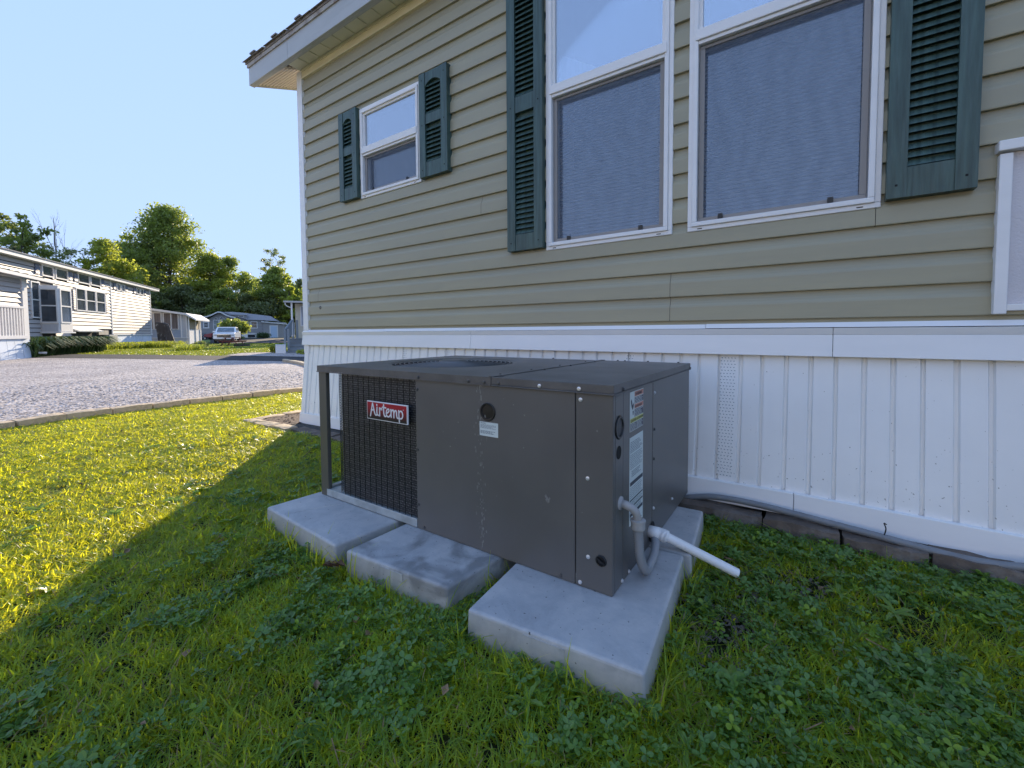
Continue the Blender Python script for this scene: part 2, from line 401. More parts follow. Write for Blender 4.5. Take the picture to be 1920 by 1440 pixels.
def coil_mat():
    mt, n, p, out = nodes('coil_fins')
    p.inputs['Roughness'].default_value = .5
    tc = n.nodes.new('ShaderNodeTexCoord'); sx = n.nodes.new('ShaderNodeSeparateXYZ'); n.links.new(tc.outputs['Object'], sx.inputs[0])
    ad = n.nodes.new('ShaderNodeMath'); ad.operation = 'SUBTRACT'; n.links.new(sx.outputs[0], ad.inputs[0]); n.links.new(sx.outputs[1], ad.inputs[1])
    cb = n.nodes.new('ShaderNodeCombineXYZ'); n.links.new(ad.outputs[0], cb.inputs[0]); n.links.new(sx.outputs[2], cb.inputs[1])
    br = n.nodes.new('ShaderNodeTexBrick'); br.inputs['Scale'].default_value = 1
    br.inputs['Brick Width'].default_value = .0085; br.inputs['Row Height'].default_value = .0098; br.inputs['Mortar Size'].default_value = .0024; br.inputs['Mortar Smooth'].default_value = .3
    br.inputs['Color1'].default_value = (.22, .22, .22, 1); br.inputs['Color2'].default_value = (.08, .08, .09, 1); br.inputs['Mortar'].default_value = (.010, .010, .012, 1)
    n.links.new(cb.outputs[0], br.inputs[0])
    n.links.new(br.outputs[0], p.inputs['Base Color'])
    return mt
coil_m = coil_mat()

def logo_mat():
    mt, n, p, out = nodes('badge_print')
    tc = n.nodes.new('ShaderNodeTexCoord'); sx = n.nodes.new('ShaderNodeSeparateXYZ'); n.links.new(tc.outputs['Object'], sx.inputs[0])
    mr = n.nodes.new('ShaderNodeMapRange'); mr.inputs[1].default_value = .435; mr.inputs[2].default_value = .49; n.links.new(sx.outputs[2], mr.inputs[0])
    rp = n.nodes.new('ShaderNodeValToRGB'); rp.color_ramp.elements[0].color = (.02, .018, .018, 1); rp.color_ramp.elements[1].color = (.40, .015, .03, 1)
    n.links.new(mr.outputs[0], rp.inputs[0]); n.links.new(rp.outputs[0], p.inputs['Base Color']); p.inputs['Roughness'].default_value = .3
    return mt
badge_m = logo_mat()
badgew_m = M('badge_white', (.80, .80, .80), .3, var=.02)
paper_m = M('label_paper', (.62, .68, .66), .5, var=.04)
ink_m = M('label_ink', (.05, .06, .08), .6, var=0)
inkg_m = M('label_ink_grey', (.20, .24, .27), .6, var=0)
orange_m = M('label_orange', (.55, .25, .18), .5, var=0)
yellow_m = M('label_yellow', (.50, .50, .12), .5, var=0)

def slab_mat(stain=0):
    mt, n, p, out = nodes('composite_concrete_pad')
    p.inputs['Roughness'].default_value = .55
    tc = n.nodes.new('ShaderNodeTexCoord')
    nz = n.nodes.new('ShaderNodeTexNoise'); nz.inputs['Scale'].default_value = 7; nz.inputs['Detail'].default_value = 10; nz.inputs['Roughness'].default_value = .7; nz.inputs['Distortion'].default_value = .35
    n.links.new(tc.outputs['Object'], nz.inputs[0])
    rp = n.nodes.new('ShaderNodeValToRGB'); e = rp.color_ramp.elements
    e[0].position = .3; e[0].color = (.30, .31, .32, 1); e[1].position = .70; e[1].color = (.49, .485, .475, 1)
    el = e.new(.46); el.color = (.38, .39, .40, 1)
    n.links.new(nz.outputs[0], rp.inputs[0])
    # pitting
    vo = n.nodes.new('ShaderNodeTexNoise'); vo.inputs['Scale'].default_value = 90; n.links.new(tc.outputs['Object'], vo.inputs[0])
    mr = n.nodes.new('ShaderNodeMapRange'); mr.inputs[1].default_value = .7; mr.inputs[2].default_value = .76; n.links.new(vo.outputs[0], mr.inputs[0])
    mx = n.nodes.new('ShaderNodeMix'); mx.data_type = 'RGBA'; mx.inputs[7].default_value = (.06, .06, .055, 1)
    n.links.new(mr.outputs[0], mx.inputs[0]); n.links.new(rp.outputs[0], mx.inputs[6])
    sn = n.nodes.new('ShaderNodeTexNoise'); sn.inputs['Scale'].default_value = 4.2; sn.inputs['Detail'].default_value = 9; sn.inputs['Distortion'].default_value = 1.2; n.links.new(tc.outputs['Object'], sn.inputs[0])
    sr = n.nodes.new('ShaderNodeMapRange'); sr.inputs[1].default_value = .60-.14*stain; sr.inputs[2].default_value = .70-.10*stain; sr.inputs[4].default_value = .25+.5*stain; n.links.new(sn.outputs[0], sr.inputs[0])
    sm_ = n.nodes.new('ShaderNodeMix'); sm_.data_type = 'RGBA'; sm_.inputs[7].default_value = (.15, .155, .155, 1); n.links.new(sr.outputs[0], sm_.inputs[0]); n.links.new(mx.outputs[2], sm_.inputs[6])
    so_ = n.nodes.new('ShaderNodeSeparateXYZ'); n.links.new(tc.outputs['Object'], so_.inputs[0])
    gr_ = n.nodes.new('ShaderNodeMapRange'); gr_.inputs[1].default_value = .02; gr_.inputs[2].default_value = .075; gr_.inputs[3].default_value = .75; gr_.inputs[4].default_value = 0; n.links.new(so_.outputs[2], gr_.inputs[0])
    gm_ = n.nodes.new('ShaderNodeMath'); gm_.operation = 'MULTIPLY'; n.links.new(gr_.outputs[0], gm_.inputs[0]); n.links.new(sn.outputs[0], gm_.inputs[1])
    gx_ = n.nodes.new('ShaderNodeMix'); gx_.data_type = 'RGBA'; gx_.inputs[7].default_value = (.16, .15, .10, 1); n.links.new(gm_.outputs[0], gx_.inputs[0]); n.links.new(sm_.outputs[2], gx_.inputs[6]); n.links.new(gx_.outputs[2], p.inputs['Base Color'])
    n3 = n.nodes.new('ShaderNodeTexNoise'); n3.inputs['Scale'].default_value = 45; n3.inputs['Detail'].default_value = 6; n.links.new(tc.outputs['Object'], n3.inputs[0])
    b = n.nodes.new('ShaderNodeBump'); b.inputs['Strength'].default_value = .25; b.inputs['Distance'].default_value = .006; n.links.new(n3.outputs[0], b.inputs['Height']); n.links.new(b.outputs[0], p.inputs['Normal'])
    return mt
slab_m = slab_mat(); slabs_m = slab_mat(1)
slabd_m = M('pad_stain', (.10, .11, .12), .5, var=.4, vs=8)

def ground_mat():
    mt, n, p, out = nodes('lawn_ground')
    p.inputs['Roughness'].default_value = .95; p.inputs['Specular IOR Level'].default_value = .1
    tc = n.nodes.new('ShaderNodeTexCoord')
    a = n.nodes.new('ShaderNodeTexNoise'); a.inputs['Scale'].default_value = .35; a.inputs['Detail'].default_value = 8; n.links.new(tc.outputs['Object'], a.inputs[0])
    rp = n.nodes.new('ShaderNodeValToRGB'); e = rp.color_ramp.elements
    e[0].position = .3; e[0].color = (.055, .085, .018, 1); e[1].position = .7; e[1].color = (.11, .14, .03, 1)
    n.links.new(a.outputs[0], rp.inputs[0])
    b_ = n.nodes.new('ShaderNodeTexNoise'); b_.inputs['Scale'].default_value = 9; b_.inputs['Detail'].default_value = 8; n.links.new(tc.outputs['Object'], b_.inputs[0])
    r2 = n.nodes.new('ShaderNodeValToRGB'); r2.color_ramp.elements[0].position = .35; r2.color_ramp.elements[0].color = (.5, .5, .45, 1); r2.color_ramp.elements[1].position = .65; r2.color_ramp.elements[1].color = (1.2, 1.2, 1.1, 1)
    n.links.new(b_.outputs[0], r2.inputs[0])
    mx = n.nodes.new('ShaderNodeMix'); mx.data_type = 'RGBA'; mx.blend_type = 'MULTIPLY'; mx.inputs[0].default_value = 1
    n.links.new(rp.outputs[0], mx.inputs[6]); n.links.new(r2.outputs[0], mx.inputs[7])
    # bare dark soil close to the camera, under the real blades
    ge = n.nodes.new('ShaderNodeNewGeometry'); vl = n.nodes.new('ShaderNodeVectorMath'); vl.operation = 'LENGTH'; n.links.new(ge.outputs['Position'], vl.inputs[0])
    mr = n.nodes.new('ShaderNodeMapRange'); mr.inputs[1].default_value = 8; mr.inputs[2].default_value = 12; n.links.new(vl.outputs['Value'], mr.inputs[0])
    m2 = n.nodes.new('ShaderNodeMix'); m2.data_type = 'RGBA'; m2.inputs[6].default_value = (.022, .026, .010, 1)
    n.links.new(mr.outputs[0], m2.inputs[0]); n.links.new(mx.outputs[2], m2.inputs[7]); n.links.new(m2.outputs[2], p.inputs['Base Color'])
    bu = n.nodes.new('ShaderNodeBump'); bu.inputs['Strength'].default_value = .8; bu.inputs['Distance'].default_value = .03; n.links.new(b_.outputs[0], bu.inputs['Height']); n.links.new(bu.outputs[0], p.inputs['Normal'])
    return mt
ground_m = ground_mat()

def gravel_mat(name, cols, dist=.02):
    mt, n, p, out = nodes(name)
    p.inputs['Roughness'].default_value = .9; p.inputs['Specular IOR Level'].default_value = .1
    tc = n.nodes.new('ShaderNodeTexCoord')
    vo = n.nodes.new('ShaderNodeTexVoronoi'); vo.inputs['Scale'].default_value = 26; vo.inputs['Randomness'].default_value = 1; n.links.new(tc.outputs['Object'], vo.inputs[0])
    sp = n.nodes.new('ShaderNodeSeparateColor'); n.links.new(vo.outputs['Color'], sp.inputs[0])
    rp = n.nodes.new('ShaderNodeValToRGB'); e = rp.color_ramp.elements
    e[0].position = 0; e[0].color = (*cols[0], 1); e[1].position = 1; e[1].color = (*cols[2], 1); k = e.new(.5); k.color = (*cols[1], 1)
    n.links.new(sp.outputs[0], rp.inputs[0])
    nz = n.nodes.new('ShaderNodeTexNoise'); nz.inputs['Scale'].default_value = .7; nz.inputs['Detail'].default_value = 4; n.links.new(tc.outputs['Object'], nz.inputs[0])
    r2 = n.nodes.new('ShaderNodeValToRGB'); r2.color_ramp.elements[0].position = .3; r2.color_ramp.elements[0].color = (.8, .8, .82, 1); r2.color_ramp.elements[1].position = .7; r2.color_ramp.elements[1].color = (1.1, 1.08, 1.05, 1); n.links.new(nz.outputs[0], r2.inputs[0])
    mx = n.nodes.new('ShaderNodeMix'); mx.data_type = 'RGBA'; mx.blend_type = 'MULTIPLY'; mx.inputs[0].default_value = 1
    n.links.new(rp.outputs[0], mx.inputs[6]); n.links.new(r2.outputs[0], mx.inputs[7]); n.links.new(mx.outputs[2], p.inputs['Base Color'])
    mm = n.nodes.new('ShaderNodeMath'); mm.operation = 'SUBTRACT'; mm.inputs[0].default_value = 1; n.links.new(vo.outputs['Distance'], mm.inputs[1])
    bu = n.nodes.new('ShaderNodeBump'); bu.inputs['Strength'].default_value = .9; bu.inputs['Distance'].default_value = dist; n.links.new(mm.outputs[0], bu.inputs['Height']); n.links.new(bu.outputs[0], p.inputs['Normal'])
    return mt
gravel_m = gravel_mat('crushed_stone', ((.24, .21, .20), (.42, .38, .36), (.62, .57, .55)))
stone_m = None
def stone_mat():
    mt, n, p, out = nodes('loose_stone')
    p.inputs['Roughness'].default_value = .9; p.inputs['Specular IOR Level'].default_value = .1
    oi = n.nodes.new('ShaderNodeObjectInfo'); rp = n.nodes.new('ShaderNodeValToRGB'); e = rp.color_ramp.elements
    e[0].position = 0; e[0].color = (.25, .22, .21, 1); e[1].position = 1; e[1].color = (.72, .66, .64, 1); k = e.new(.5); k.color = (.47, .42, .40, 1)
    n.links.new(oi.outputs['Random'], rp.inputs[0]); n.links.new(rp.outputs[0], p.inputs['Base Color'])
    return mt
stone_m = stone_mat()
asphalt_m = M('asphalt', (.055, .055, .06), .85, spec=.12, var=.25, vs=6, bump=.3, bs=90)
kerb_m = M('tan_edging_stone', (.55, .44, .31), .85, spec=.12, var=.2, vs=9, bump=.5, bs=55, dirt=(.18, .14, .11), ds=6, damt=.6)
dkstone_m = M('dark_edging_stone', (.13, .10, .08), .85, var=.3, vs=12, bump=.6, bs=50, dirt=(.24, .22, .20), ds=9, damt=.7, dlo=.52, dhi=.68)  # dark stone; on the bed edging its tone stands for the house shade

# ------------------------------------------------------------------ ground sheets
def sheet(name, rows, zoff, mat):
    """grid of ground points (list of rows of (x,y)), laid on the terrain"""
    mb = MB(); n = len(rows[0])
    for r in rows:
        for (x, y) in r: mb.v.append((x, y, gz(x, y)+zoff))
    for i in range(len(rows)-1):
        for j in range(n-1):
            a = i*n+j; mb.f.append((a, a+1, a+n+1, a+n)); mb.m.append(0)
    o = mb.build(name, mat, smooth=True); tag(o, kind='structure')
    return o

def ring_ground():
    mb = MB(); rr = [0.0, .6, 1.2, 2, 3, 4, 6, 8, 10, 12, 14, 16, 18, 20, 23, 26, 29, 32, 35, 38, 41, 44, 48, 52, 57, 62, 68, 75, 85, 100, 130, 200, 400, 1200]
    n = 96
    for r in rr:
        for j in range(n):
            a = 2*math.pi*j/n; x = r*math.cos(a); y = r*math.sin(a)
            mb.v.append((x, y, gz(x, y)))
    for i in range(len(rr)-1):
        for j in range(n):
            mb.f.append((i*n+j, (i+1)*n+j, (i+1)*n+(j+1) % n, i*n+(j+1) % n)); mb.m.append(0)
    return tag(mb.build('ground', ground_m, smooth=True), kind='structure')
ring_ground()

def lerp_poly(P, t):
    """point at parameter t (0..1) of a polyline by index"""
    k = t*(len(P)-1); i = min(int(k), len(P)-2); f = k-i
    return (P[i][0]+(P[i+1][0]-P[i][0])*f, P[i][1]+(P[i+1][1]-P[i][1])*f)
KERB = [(-5.2, -5.5), (-5.7, -3.2), (-6.05, -1.2), (-6.25, 0), (-6.36, .62), (-6.45, 1.02), (-6.47, 1.4), (-6.49, 1.8), (-6.48, 2.16), (-6.49, 2.53), (-6.46, 2.9), (-6.45, 3.29), (-6.40, 3.6), (-6.3, 4.6), (-6.1, 5.6)]
ROADN = [(-58, -14), (-48, -8.5), (-38, -3.6), (-30, .2), (-25.7, 2.32), (-22.6, 3.7), (-20.1, 4.75), (-18, 5.55), (-16.5, 6.1), (-15.0, 6.65), (-13.9, 7.0), (-12.6, 7.35), (-11, 7.9), (-8, 9), (-3, 11)]
ROADF = [(-64, -18), (-56, -10), (-44, -3.2), (-35, 1.0), (-30.5, 2.9), (-26.5, 4.5), (-23.4, 5.75), (-21, 6.6), (-19.2, 7.2), (-17.6, 7.75), (-16.2, 8.2), (-14.8, 8.7), (-12.6, 9.6), (-9, 11), (-4, 13)]
sheet('gravel_lot', [[lerp_poly([lerp_poly(KERB, t), lerp_poly(ROADN, t)], s) for s in [0, .03, .08, .15, .25, .4, .6, .8, 1]] for t in [i/40 for i in range(41)]], .012, gravel_m)
sheet('road', [[lerp_poly([lerp_poly(ROADN, t), lerp_poly(ROADF, t)], s) for s in [0, .25, .5, .75, 1]] for t in [i/40 for i in range(41)]], .018, asphalt_m)
sheet('driveway', [[(-18.9, 7.45), (-14.4, 8.9), (-9, 11)], [(-20.6, 8.7), (-15.4, 10.6), (-9.5, 12.3)], [(-20.2, 10.7), (-16.3, 11.9), (-10, 13)], [(-19.3, 12.0), (-16, 12.6), (-10, 13.5)]], .022, gravel_m)
# far road behind the picnic lawn
sheet('far_road', [[tuple(at(px, d))[:2] for px in (345, 380, 410, 440, 470, 500, 540, 600)] for d in (44.5, 48, 54, 60, 65)], .05, asphalt_m)
sheet('side_lawn_patch', [[tuple(at(px, d))[:2] for px in (374, 384, 395)] for d in (45.5, 50, 56)], .10, M('mown_grass', (.12, .17, .03), .9, var=.3, vs=4, bump=.5, bs=20))

# ------------------------------------------------------------------ main house
D = 2.386
XC = -4.17
XR = 2.2
HO = (XC, D, 0)
house = thing('manufactured_home', 'tan green vinyl sided manufactured home with dark green shutters and white skirting beside the lawn', 'house', HO)
ZS0, CO = .952, .1275      # lowest siding butt, course height
ZTOP = 3.37
def hb(mb, name, mats, parent=None, **k):
    return mb.build(name, mats, parent or house, off=HO, **k)

# openings: x0, x1, z0, z1
WIN = [(-3.226, -2.481, 2.058, 2.814), (-1.376, -.612, 1.409, 3.25), (-.535, .228, 1.409, 3.25)]
def clip_prof(prof, za, zb):
    out = []
    for (o0, z0), (o1, z1) in zip(prof, prof[1:]):
        lo, hi = min(z0, z1), max(z0, z1)
        if hi < za or lo > zb: continue
        def at_z(z): 
            return (o0 + (o1-o0)*(z-z0)/(z1-z0), z) if abs(z1-z0) > 1e-6 else (o0, z)
        a = (o0, z0) if za <= z0 <= zb else at_z(min(max(z0, za), zb))
        b = (o1, z1) if za <= z1 <= zb else at_z(min(max(z1, za), zb))
        if not out or out[-1] != a: out.append(a)
        out.append(b)
    return out
SEAMS = {0: (-.62,), 1: (-.62,), 3: (.212,), 2: (-3.93,), 6: (-1.9,), 12: (.9,)}
zk = ZS0 - CO
k = -1
while zk < ZTOP:
    z0 = zk
    prof = [(.000, z0+.0005), (.0195, z0+.0005), (.0205, z0+.004), (.0185, z0+.072), (.0160, z0+.080), (.0100, z0+.089), (.0055, z0+.101), (.0035, z0+.113), (.0030, z0+CO)]
    lo = .93 if k < 0 else -9
    prof = clip_prof(prof, lo, ZTOP) if (k < 0 or z0+CO > ZTOP) else prof
    segs = [(XC+.035, XR)]
    for s in SEAMS.get(k, ()):
        segs = [q for a, b in segs for q in ([(a, s-.001), (s+.0012, b)] if a < s < b else [(a, b)])]
    for a, b in segs:
        mb = MB()
        cuts = sorted([(w0, w1, wz0, wz1) for w0, w1, wz0, wz1 in WIN if wz0 < z0+CO and wz1 > z0])
        x = a
        def put(xa, xb, pr):
            if xb-xa > .002 and len(pr) > 1:
                hb(MB().strip(pr, lambda p, t: (t, D-p[0], p[1]), xa, xb), 'siding_course', siding_m)
        for w0, w1, wz0, wz1 in cuts:
            w0 += .03; w1 -= .03; wz0 += .03; wz1 -= .03
            if w1 < a or w0 > b: continue
            put(x, max(w0, x), prof)
            if wz0 > z0: put(w0, w1, clip_prof(prof, -9, wz0))
            if wz1 < z0+CO: put(w0, w1, clip_prof(prof, wz1, 9))
            x = w1
        put(x, b, prof)
    zk += CO; k += 1
# sheathing behind the siding, in panels round the windows, and the rest of the shell
mb = MB()
xs = [XC+.02, WIN[0][0]+.03, WIN[0][1]-.03, WIN[1][0]+.03, WIN[1][1]-.03, WIN[2][0]+.03, WIN[2][1]-.03, XR]
for i in range(0, 7):
    a, b = xs[i], xs[i+1]
    if i in (1, 3, 5):
        wz0, wz1 = WIN[i//2][2]+.03, WIN[i//2][3]-.03
        mb.box(a, b, D+.003, D+.09, .78, wz0); mb.box(a, b, D+.003, D+.09, wz1, 3.44)
        mb.box(a-.02, b+.02, D+.30, D+.33, wz0-.05, wz1+.05)
        mb.quad((a, D+.09, wz0), (b, D+.09, wz0), (b, D+.3, wz0), (a, D+.3, wz0)); mb.quad((a, D+.09, wz1), (b, D+.09, wz1), (b, D+.3, wz1), (a, D+.3, wz1))
        mb.quad((a, D+.09, wz0), (a, D+.3, wz0), (a, D+.3, wz1), (a, D+.09, wz1)); mb.quad((b, D+.09, wz0), (b, D+.3, wz0), (b, D+.3, wz1), (b, D+.09, wz1))
    else:
        mb.box(a, b, D+.003, D+.09, .78, 3.44)
hb(mb, 'sheathing', int_m)
mb = MB(); mb.box(XC, XC+.03, D+.02, D+4.2, .78, 3.44); mb.poly([(XC, D+.02, 3.44), (XC, D+4.2, 3.44), (XC, D+2.1, 4.35)]); mb.box(XC+.03, XR, D+4.15, D+4.2, .0, 3.44); mb.box(XR, XR+.05, D, D+4.2, 0, 3.44)
hb(mb, 'gable_wall', siding_m)
# corner post (two trims)
mb = MB(); mb.box(XC-.024, XC+.062, D-.027, D+.0, .70, 3.44); mb.box(XC-.024, XC+.0, D+.0, D+.08, .70, 3.44)
mb.box(XC+.066, XC+.072, D-.019, D, .93, 3.36)
hb(mb, 'corner_trim', white_m, bevel=.004)
# frieze board under the soffit
mb = MB(); mb.box(XC+.062, XR, D-.022, D, 3.362, 3.452); mb.box(XC+.062, XR, D-.027, D-.022, 3.362, 3.372); mb.box(XC+.062, XR, D-.027, D-.022, 3.425, 3.452)
hb(mb, 'frieze_board', cream_m)
# eave: soffit panels, fascia, drip edge, roof
OH = .205
sx = XC+.03
i = 0
while sx < XR:
    mb = MB(); a, b = sx, sx+.172
    mb.box(a, b, D-OH+.01, D-.002, 3.455, 3.462)
    mb.box(b, b+.006, D-OH+.01, D-.002, 3.450, 3.462)
    hb(mb, 'soffit_panel', soffit_m); sx += .178; i += 1
XT = -4.72
mb = MB(); mb.box(XT, -3.98, D-OH-.022, D-OH, 3.405, 3.60); mb.box(-3.978, XR, D-OH-.022, D-OH, 3.405, 3.60)
mb.box(XT, XR, D-OH, D-OH+.03, 3.405, 3.412)
hb(mb, 'fascia_board', fascia_m, bevel=.003)
mb = MB(); mb.box(XT-.01, XR, D-OH-.034, D-OH-.022, 3.575, 3.635); hb(mb, 'drip_edge', rust_m)
PIT = .36     # roof pitch
def rz_(y, base): return base+(y-(D-OH))*PIT
mb = MB(); yr = D+2.1
for (ya, yb, sgn) in ((D-OH-.04, yr, 1), ):
    mb.hexa([(XT-.03, ya, rz_(ya, 3.625)), (XR, ya, rz_(ya, 3.625)), (XR, yr, rz_(yr, 3.625)), (XT-.03, yr, rz_(yr, 3.625)),
             (XT-.03, ya, rz_(ya, 3.65)), (XR, ya, rz_(ya, 3.65)), (XR, yr, rz_(yr, 3.65)), (XT-.03, yr, rz_(yr, 3.65))])
    yb2 = 2*yr-ya
    mb.hexa([(XT-.03, yr, rz_(yr, 3.625)), (XR, yr, rz_(yr, 3.625)), (XR, yb2, rz_(ya, 3.625)), (XT-.03, yb2, rz_(ya, 3.625)),
             (XT-.03, yr, rz_(yr, 3.65)), (XR, yr, rz_(yr, 3.65)), (XR, yb2, rz_(ya, 3.65)), (XT-.03, yb2, rz_(ya, 3.65))])
hb(mb, 'roof_deck', roof_m)
# shingle tabs along the eave
x = XT-.04; 
while x < -1.2:
    wd = rng.uniform(.40, .46); mb = MB(); dz = rng.uniform(.000, .006)
    y0 = D-OH-.058-rng.uniform(0, .008)
    for q in range(1):
        ya = y0+q*.12; yb = ya+.30; zz = .024+.006*q+dz
        mb.hexa([(x, ya, rz_(ya, 3.625)+zz), (x+wd-.012, ya, rz_(ya, 3.625)+zz), (x+wd-.012, yb, rz_(yb, 3.625)+zz), (x, yb, rz_(yb, 3.625)+zz),
                 (x, ya, rz_(ya, 3.629)+zz), (x+wd-.012, ya, rz_(ya, 3.629)+zz), (x+wd-.012, yb, rz_(yb, 3.629)+zz), (x, yb, rz_(yb, 3.629)+zz)])
    if True:
        mb.box(x+wd*.40, x+wd*.62, y0-.006, y0+.03, 3.642+dz, 3.655+dz)
    hb(mb, 'shingle', roof_m); x += wd
# rake overhang: vented panels rising with the roof, rake board
yy = D-OH
mb = MB(); nrib = 46
rows = []
for j in range(nrib+1):
    y = yy+.005+j*.018
    z = rz_(y, 3.44)
    dz = -.006 if j % 2 else 0
    mb.box(XT+.02, XC-.025, y, y+.0175, z+dz*2.2-.006, z+dz*2.2)
for xq in (XT+.19, XT+.37):
    mb.hexa([(xq, yy, rz_(yy, 3.426)), (xq+.012, yy, rz_(yy, 3.426)), (xq+.012, yy+1.2, rz_(yy+1.2, 3.426)), (xq, yy+1.2, rz_(yy+1.2, 3.426)), (xq, yy, rz_(yy, 3.445)), (xq+.012, yy, rz_(yy, 3.445)), (xq+.012, yy+1.2, rz_(yy+1.2, 3.445)), (xq, yy+1.2, rz_(yy+1.2, 3.445))])
hb(mb, 'vented_soffit', soffit2_m)
mb = MB()
for sgn in (1,):
    ya, yb = yy, yr
    mb.hexa([(XT, ya, rz_(ya, 3.405)), (XT+.02, ya, rz_(ya, 3.405)), (XT+.02, yb, rz_(yb, 3.405)), (XT, yb, rz_(yb, 3.405)), (XT, ya, rz_(ya, 3.60)), (XT+.02, ya, rz_(ya, 3.60)), (XT+.02, yb, rz_(yb, 3.60)), (XT, yb, rz_(yb, 3.60))])
hb(mb, 'rake_board', fascia_m)

# windows ------------------------------------------------------------
def window(x0, x1, z0, z1, zr, curtain, label=None):
    f = MB(); fw = .042; yo = D-.030
    # nail-fin flange then stepped frame
    for (a, b, c, d) in ((x0, x1, z0, z0+.022), (x0, x1, z1-.022, z1), (x0, x0+.022, z0+.022, z1-.022), (x1-.022, x1, z0+.022, z1-.022)):
        f.box(a, b, D-.024, D+.02, c, d)
    for (a, b, c, d) in ((x0+.022, x1-.022, z0+.022, z0+.044), (x0+.022, x1-.022, z1-.044, z1-.022), (x0+.022, x0+.044, z0+.044, z1-.044), (x1-.044, x1-.022, z0+.044, z1-.044)):
        f.box(a, b, D-.034, D+.05, c, d)
    W = hb(f, 'window', white_m, bevel=.003)
    if label: W['label'] = label
    ix0, ix1, iz0, iz1 = x0+.044, x1-.044, z0+.044, z1-.044
    # meeting rails
    mb = MB(); mb.box(ix0-.012, ix1+.012, D-.040, D+.02, zr-.018, zr+.034); mb.box(ix0, ix1, D-.030, D+.03, zr-.036, zr-.0185)
    hb(mb, 'meeting_rail', white_m, W, bevel=.003)
    # upper sash frame thin
    mb = MB(); t = .016
    for (a, b, c, d) in ((ix0, ix1, iz1-t, iz1), (ix0, ix0+t, zr+.034, iz1-t), (ix1-t, ix1, zr+.034, iz1-t)):
        mb.box(a, b, D-.018, D+.02, c, d)
    hb(mb, 'upper_sash', white_m, W)
    mb = MB(); mb.box(ix0+t, ix1-t, D-.006, D-.002, zr+.034, iz1-t); hb(mb, 'upper_pane', glass_m, W)
    # lower sash set back, pane and screen
    mb = MB(); t2 = .014
    for (a, b, c, d) in ((ix0, ix1, iz0, iz0+t2), (ix0, ix0+t2, iz0+t2, zr-.036), (ix1-t2, ix1, iz0+t2, zr-.036)):
        mb.box(a, b, D+.012, D+.05, c, d)
    hb(mb, 'lower_sash', white_m, W)
    mb = MB(); mb.box(ix0+t2, ix1-t2, D+.026, D+.030, iz0+t2, zr-.036); hb(mb, 'lower_pane', glassd_m, W)
    mb = MB(); s = .024; sx0, sx1, sz0, sz1 = ix0+.004, ix1-.004, iz0+.003, zr-.040
    for (a, b, c, d) in ((sx0, sx1, sz0, sz0+s*.8), (sx0, sx1, sz1-s*.6, sz1), (sx0, sx0+s, sz0+s*.8, sz1-s*.6), (sx1-s, sx1, sz0+s*.8, sz1-s*.6)):
        mb.box(a, b, D-.010, D+.002, c, d)
    hb(mb, 'screen_frame', scrframe_m, W, bevel=.002)
    mb = MB(); mb.quad((sx0+s, D-.004, sz0+s*.8), (sx1-s, D-.004, sz0+s*.8), (sx1-s, D-.004, sz1-s*.6), (sx0+s, D-.004, sz1-s*.6))
    hb(mb, 'insect_screen', screen_m, W)
    for fx in (.14, .80):
        xx = sx0+(sx1-sx0)*fx; mb = MB(); mb.box(xx, xx+.022, D-.018, D-.0102, sz0+.001, sz0+.026); hb(mb, 'screen_tab', black_m, W)
        mb = MB(); xx = x0+.02+(x1-x0-.05)*(.04 if fx < .5 else .93); mb.box(xx, xx+.022, D-.0255, D-.0242, z0+.008, z0+.012); hb(mb, 'weep_hole', hole_m, W)
    # blind or curtain inside
    mb = MB()
    if curtain:
        n = 60; a = ix0-.01; b = ix1+.01
        for i in range(n):
            u0 = a+(b-a)*i/n; u1 = a+(b-a)*(i+1)/n
            y0 = D+.11+.012*math.sin(i*1.1)+.006*math.sin(i*2.3); y1 = D+.11+.012*math.sin((i+1)*1.1)+.006*math.sin((i+1)*2.3)
            mb.quad((u0, y0, iz0-.02), (u1, y1, iz0-.02), (u1, y1, iz1+.02), (u0, y0, iz1+.02))
        hb(mb, 'curtain', curt_m, W, smooth=True)
    else:
        z = iz0
        while z < zr-.03:
            mb.quad((ix0-.005, D+.075, z), (ix1+.005, D+.075, z), (ix1+.005, D+.094, z+.021), (ix0-.005, D+.094, z+.021)); z += .0215
        hb(mb, 'blind', blind_m, W)
        if x0 < -1:
            mb = MB(); n = 24
            for i in range(n):
                u0, u1 = i/n, (i+1)/n; xa, xb = ix0-.01+.42*u0, ix0-.01+.42*u1; ya = D+.10+.008*math.sin(i*1.9); yb = D+.10+.008*math.sin((i+1)*1.9)
                mb.quad((xa, ya, zr-.03), (xb, yb, zr-.03), (xb, yb, zr+.02+.27*(1-u1)), (xa, ya, zr+.02+.27*(1-u0)))
            hb(mb, 'sheer_drape', curt_m, W, smooth=True)
    return W
window(*WIN[0], 2.445, True, 'small double hung window near the house corner')
window(*WIN[1], 2.365, False, 'left of the two tall windows')
window(*WIN[2], 2.365, False, 'right of the two tall windows')

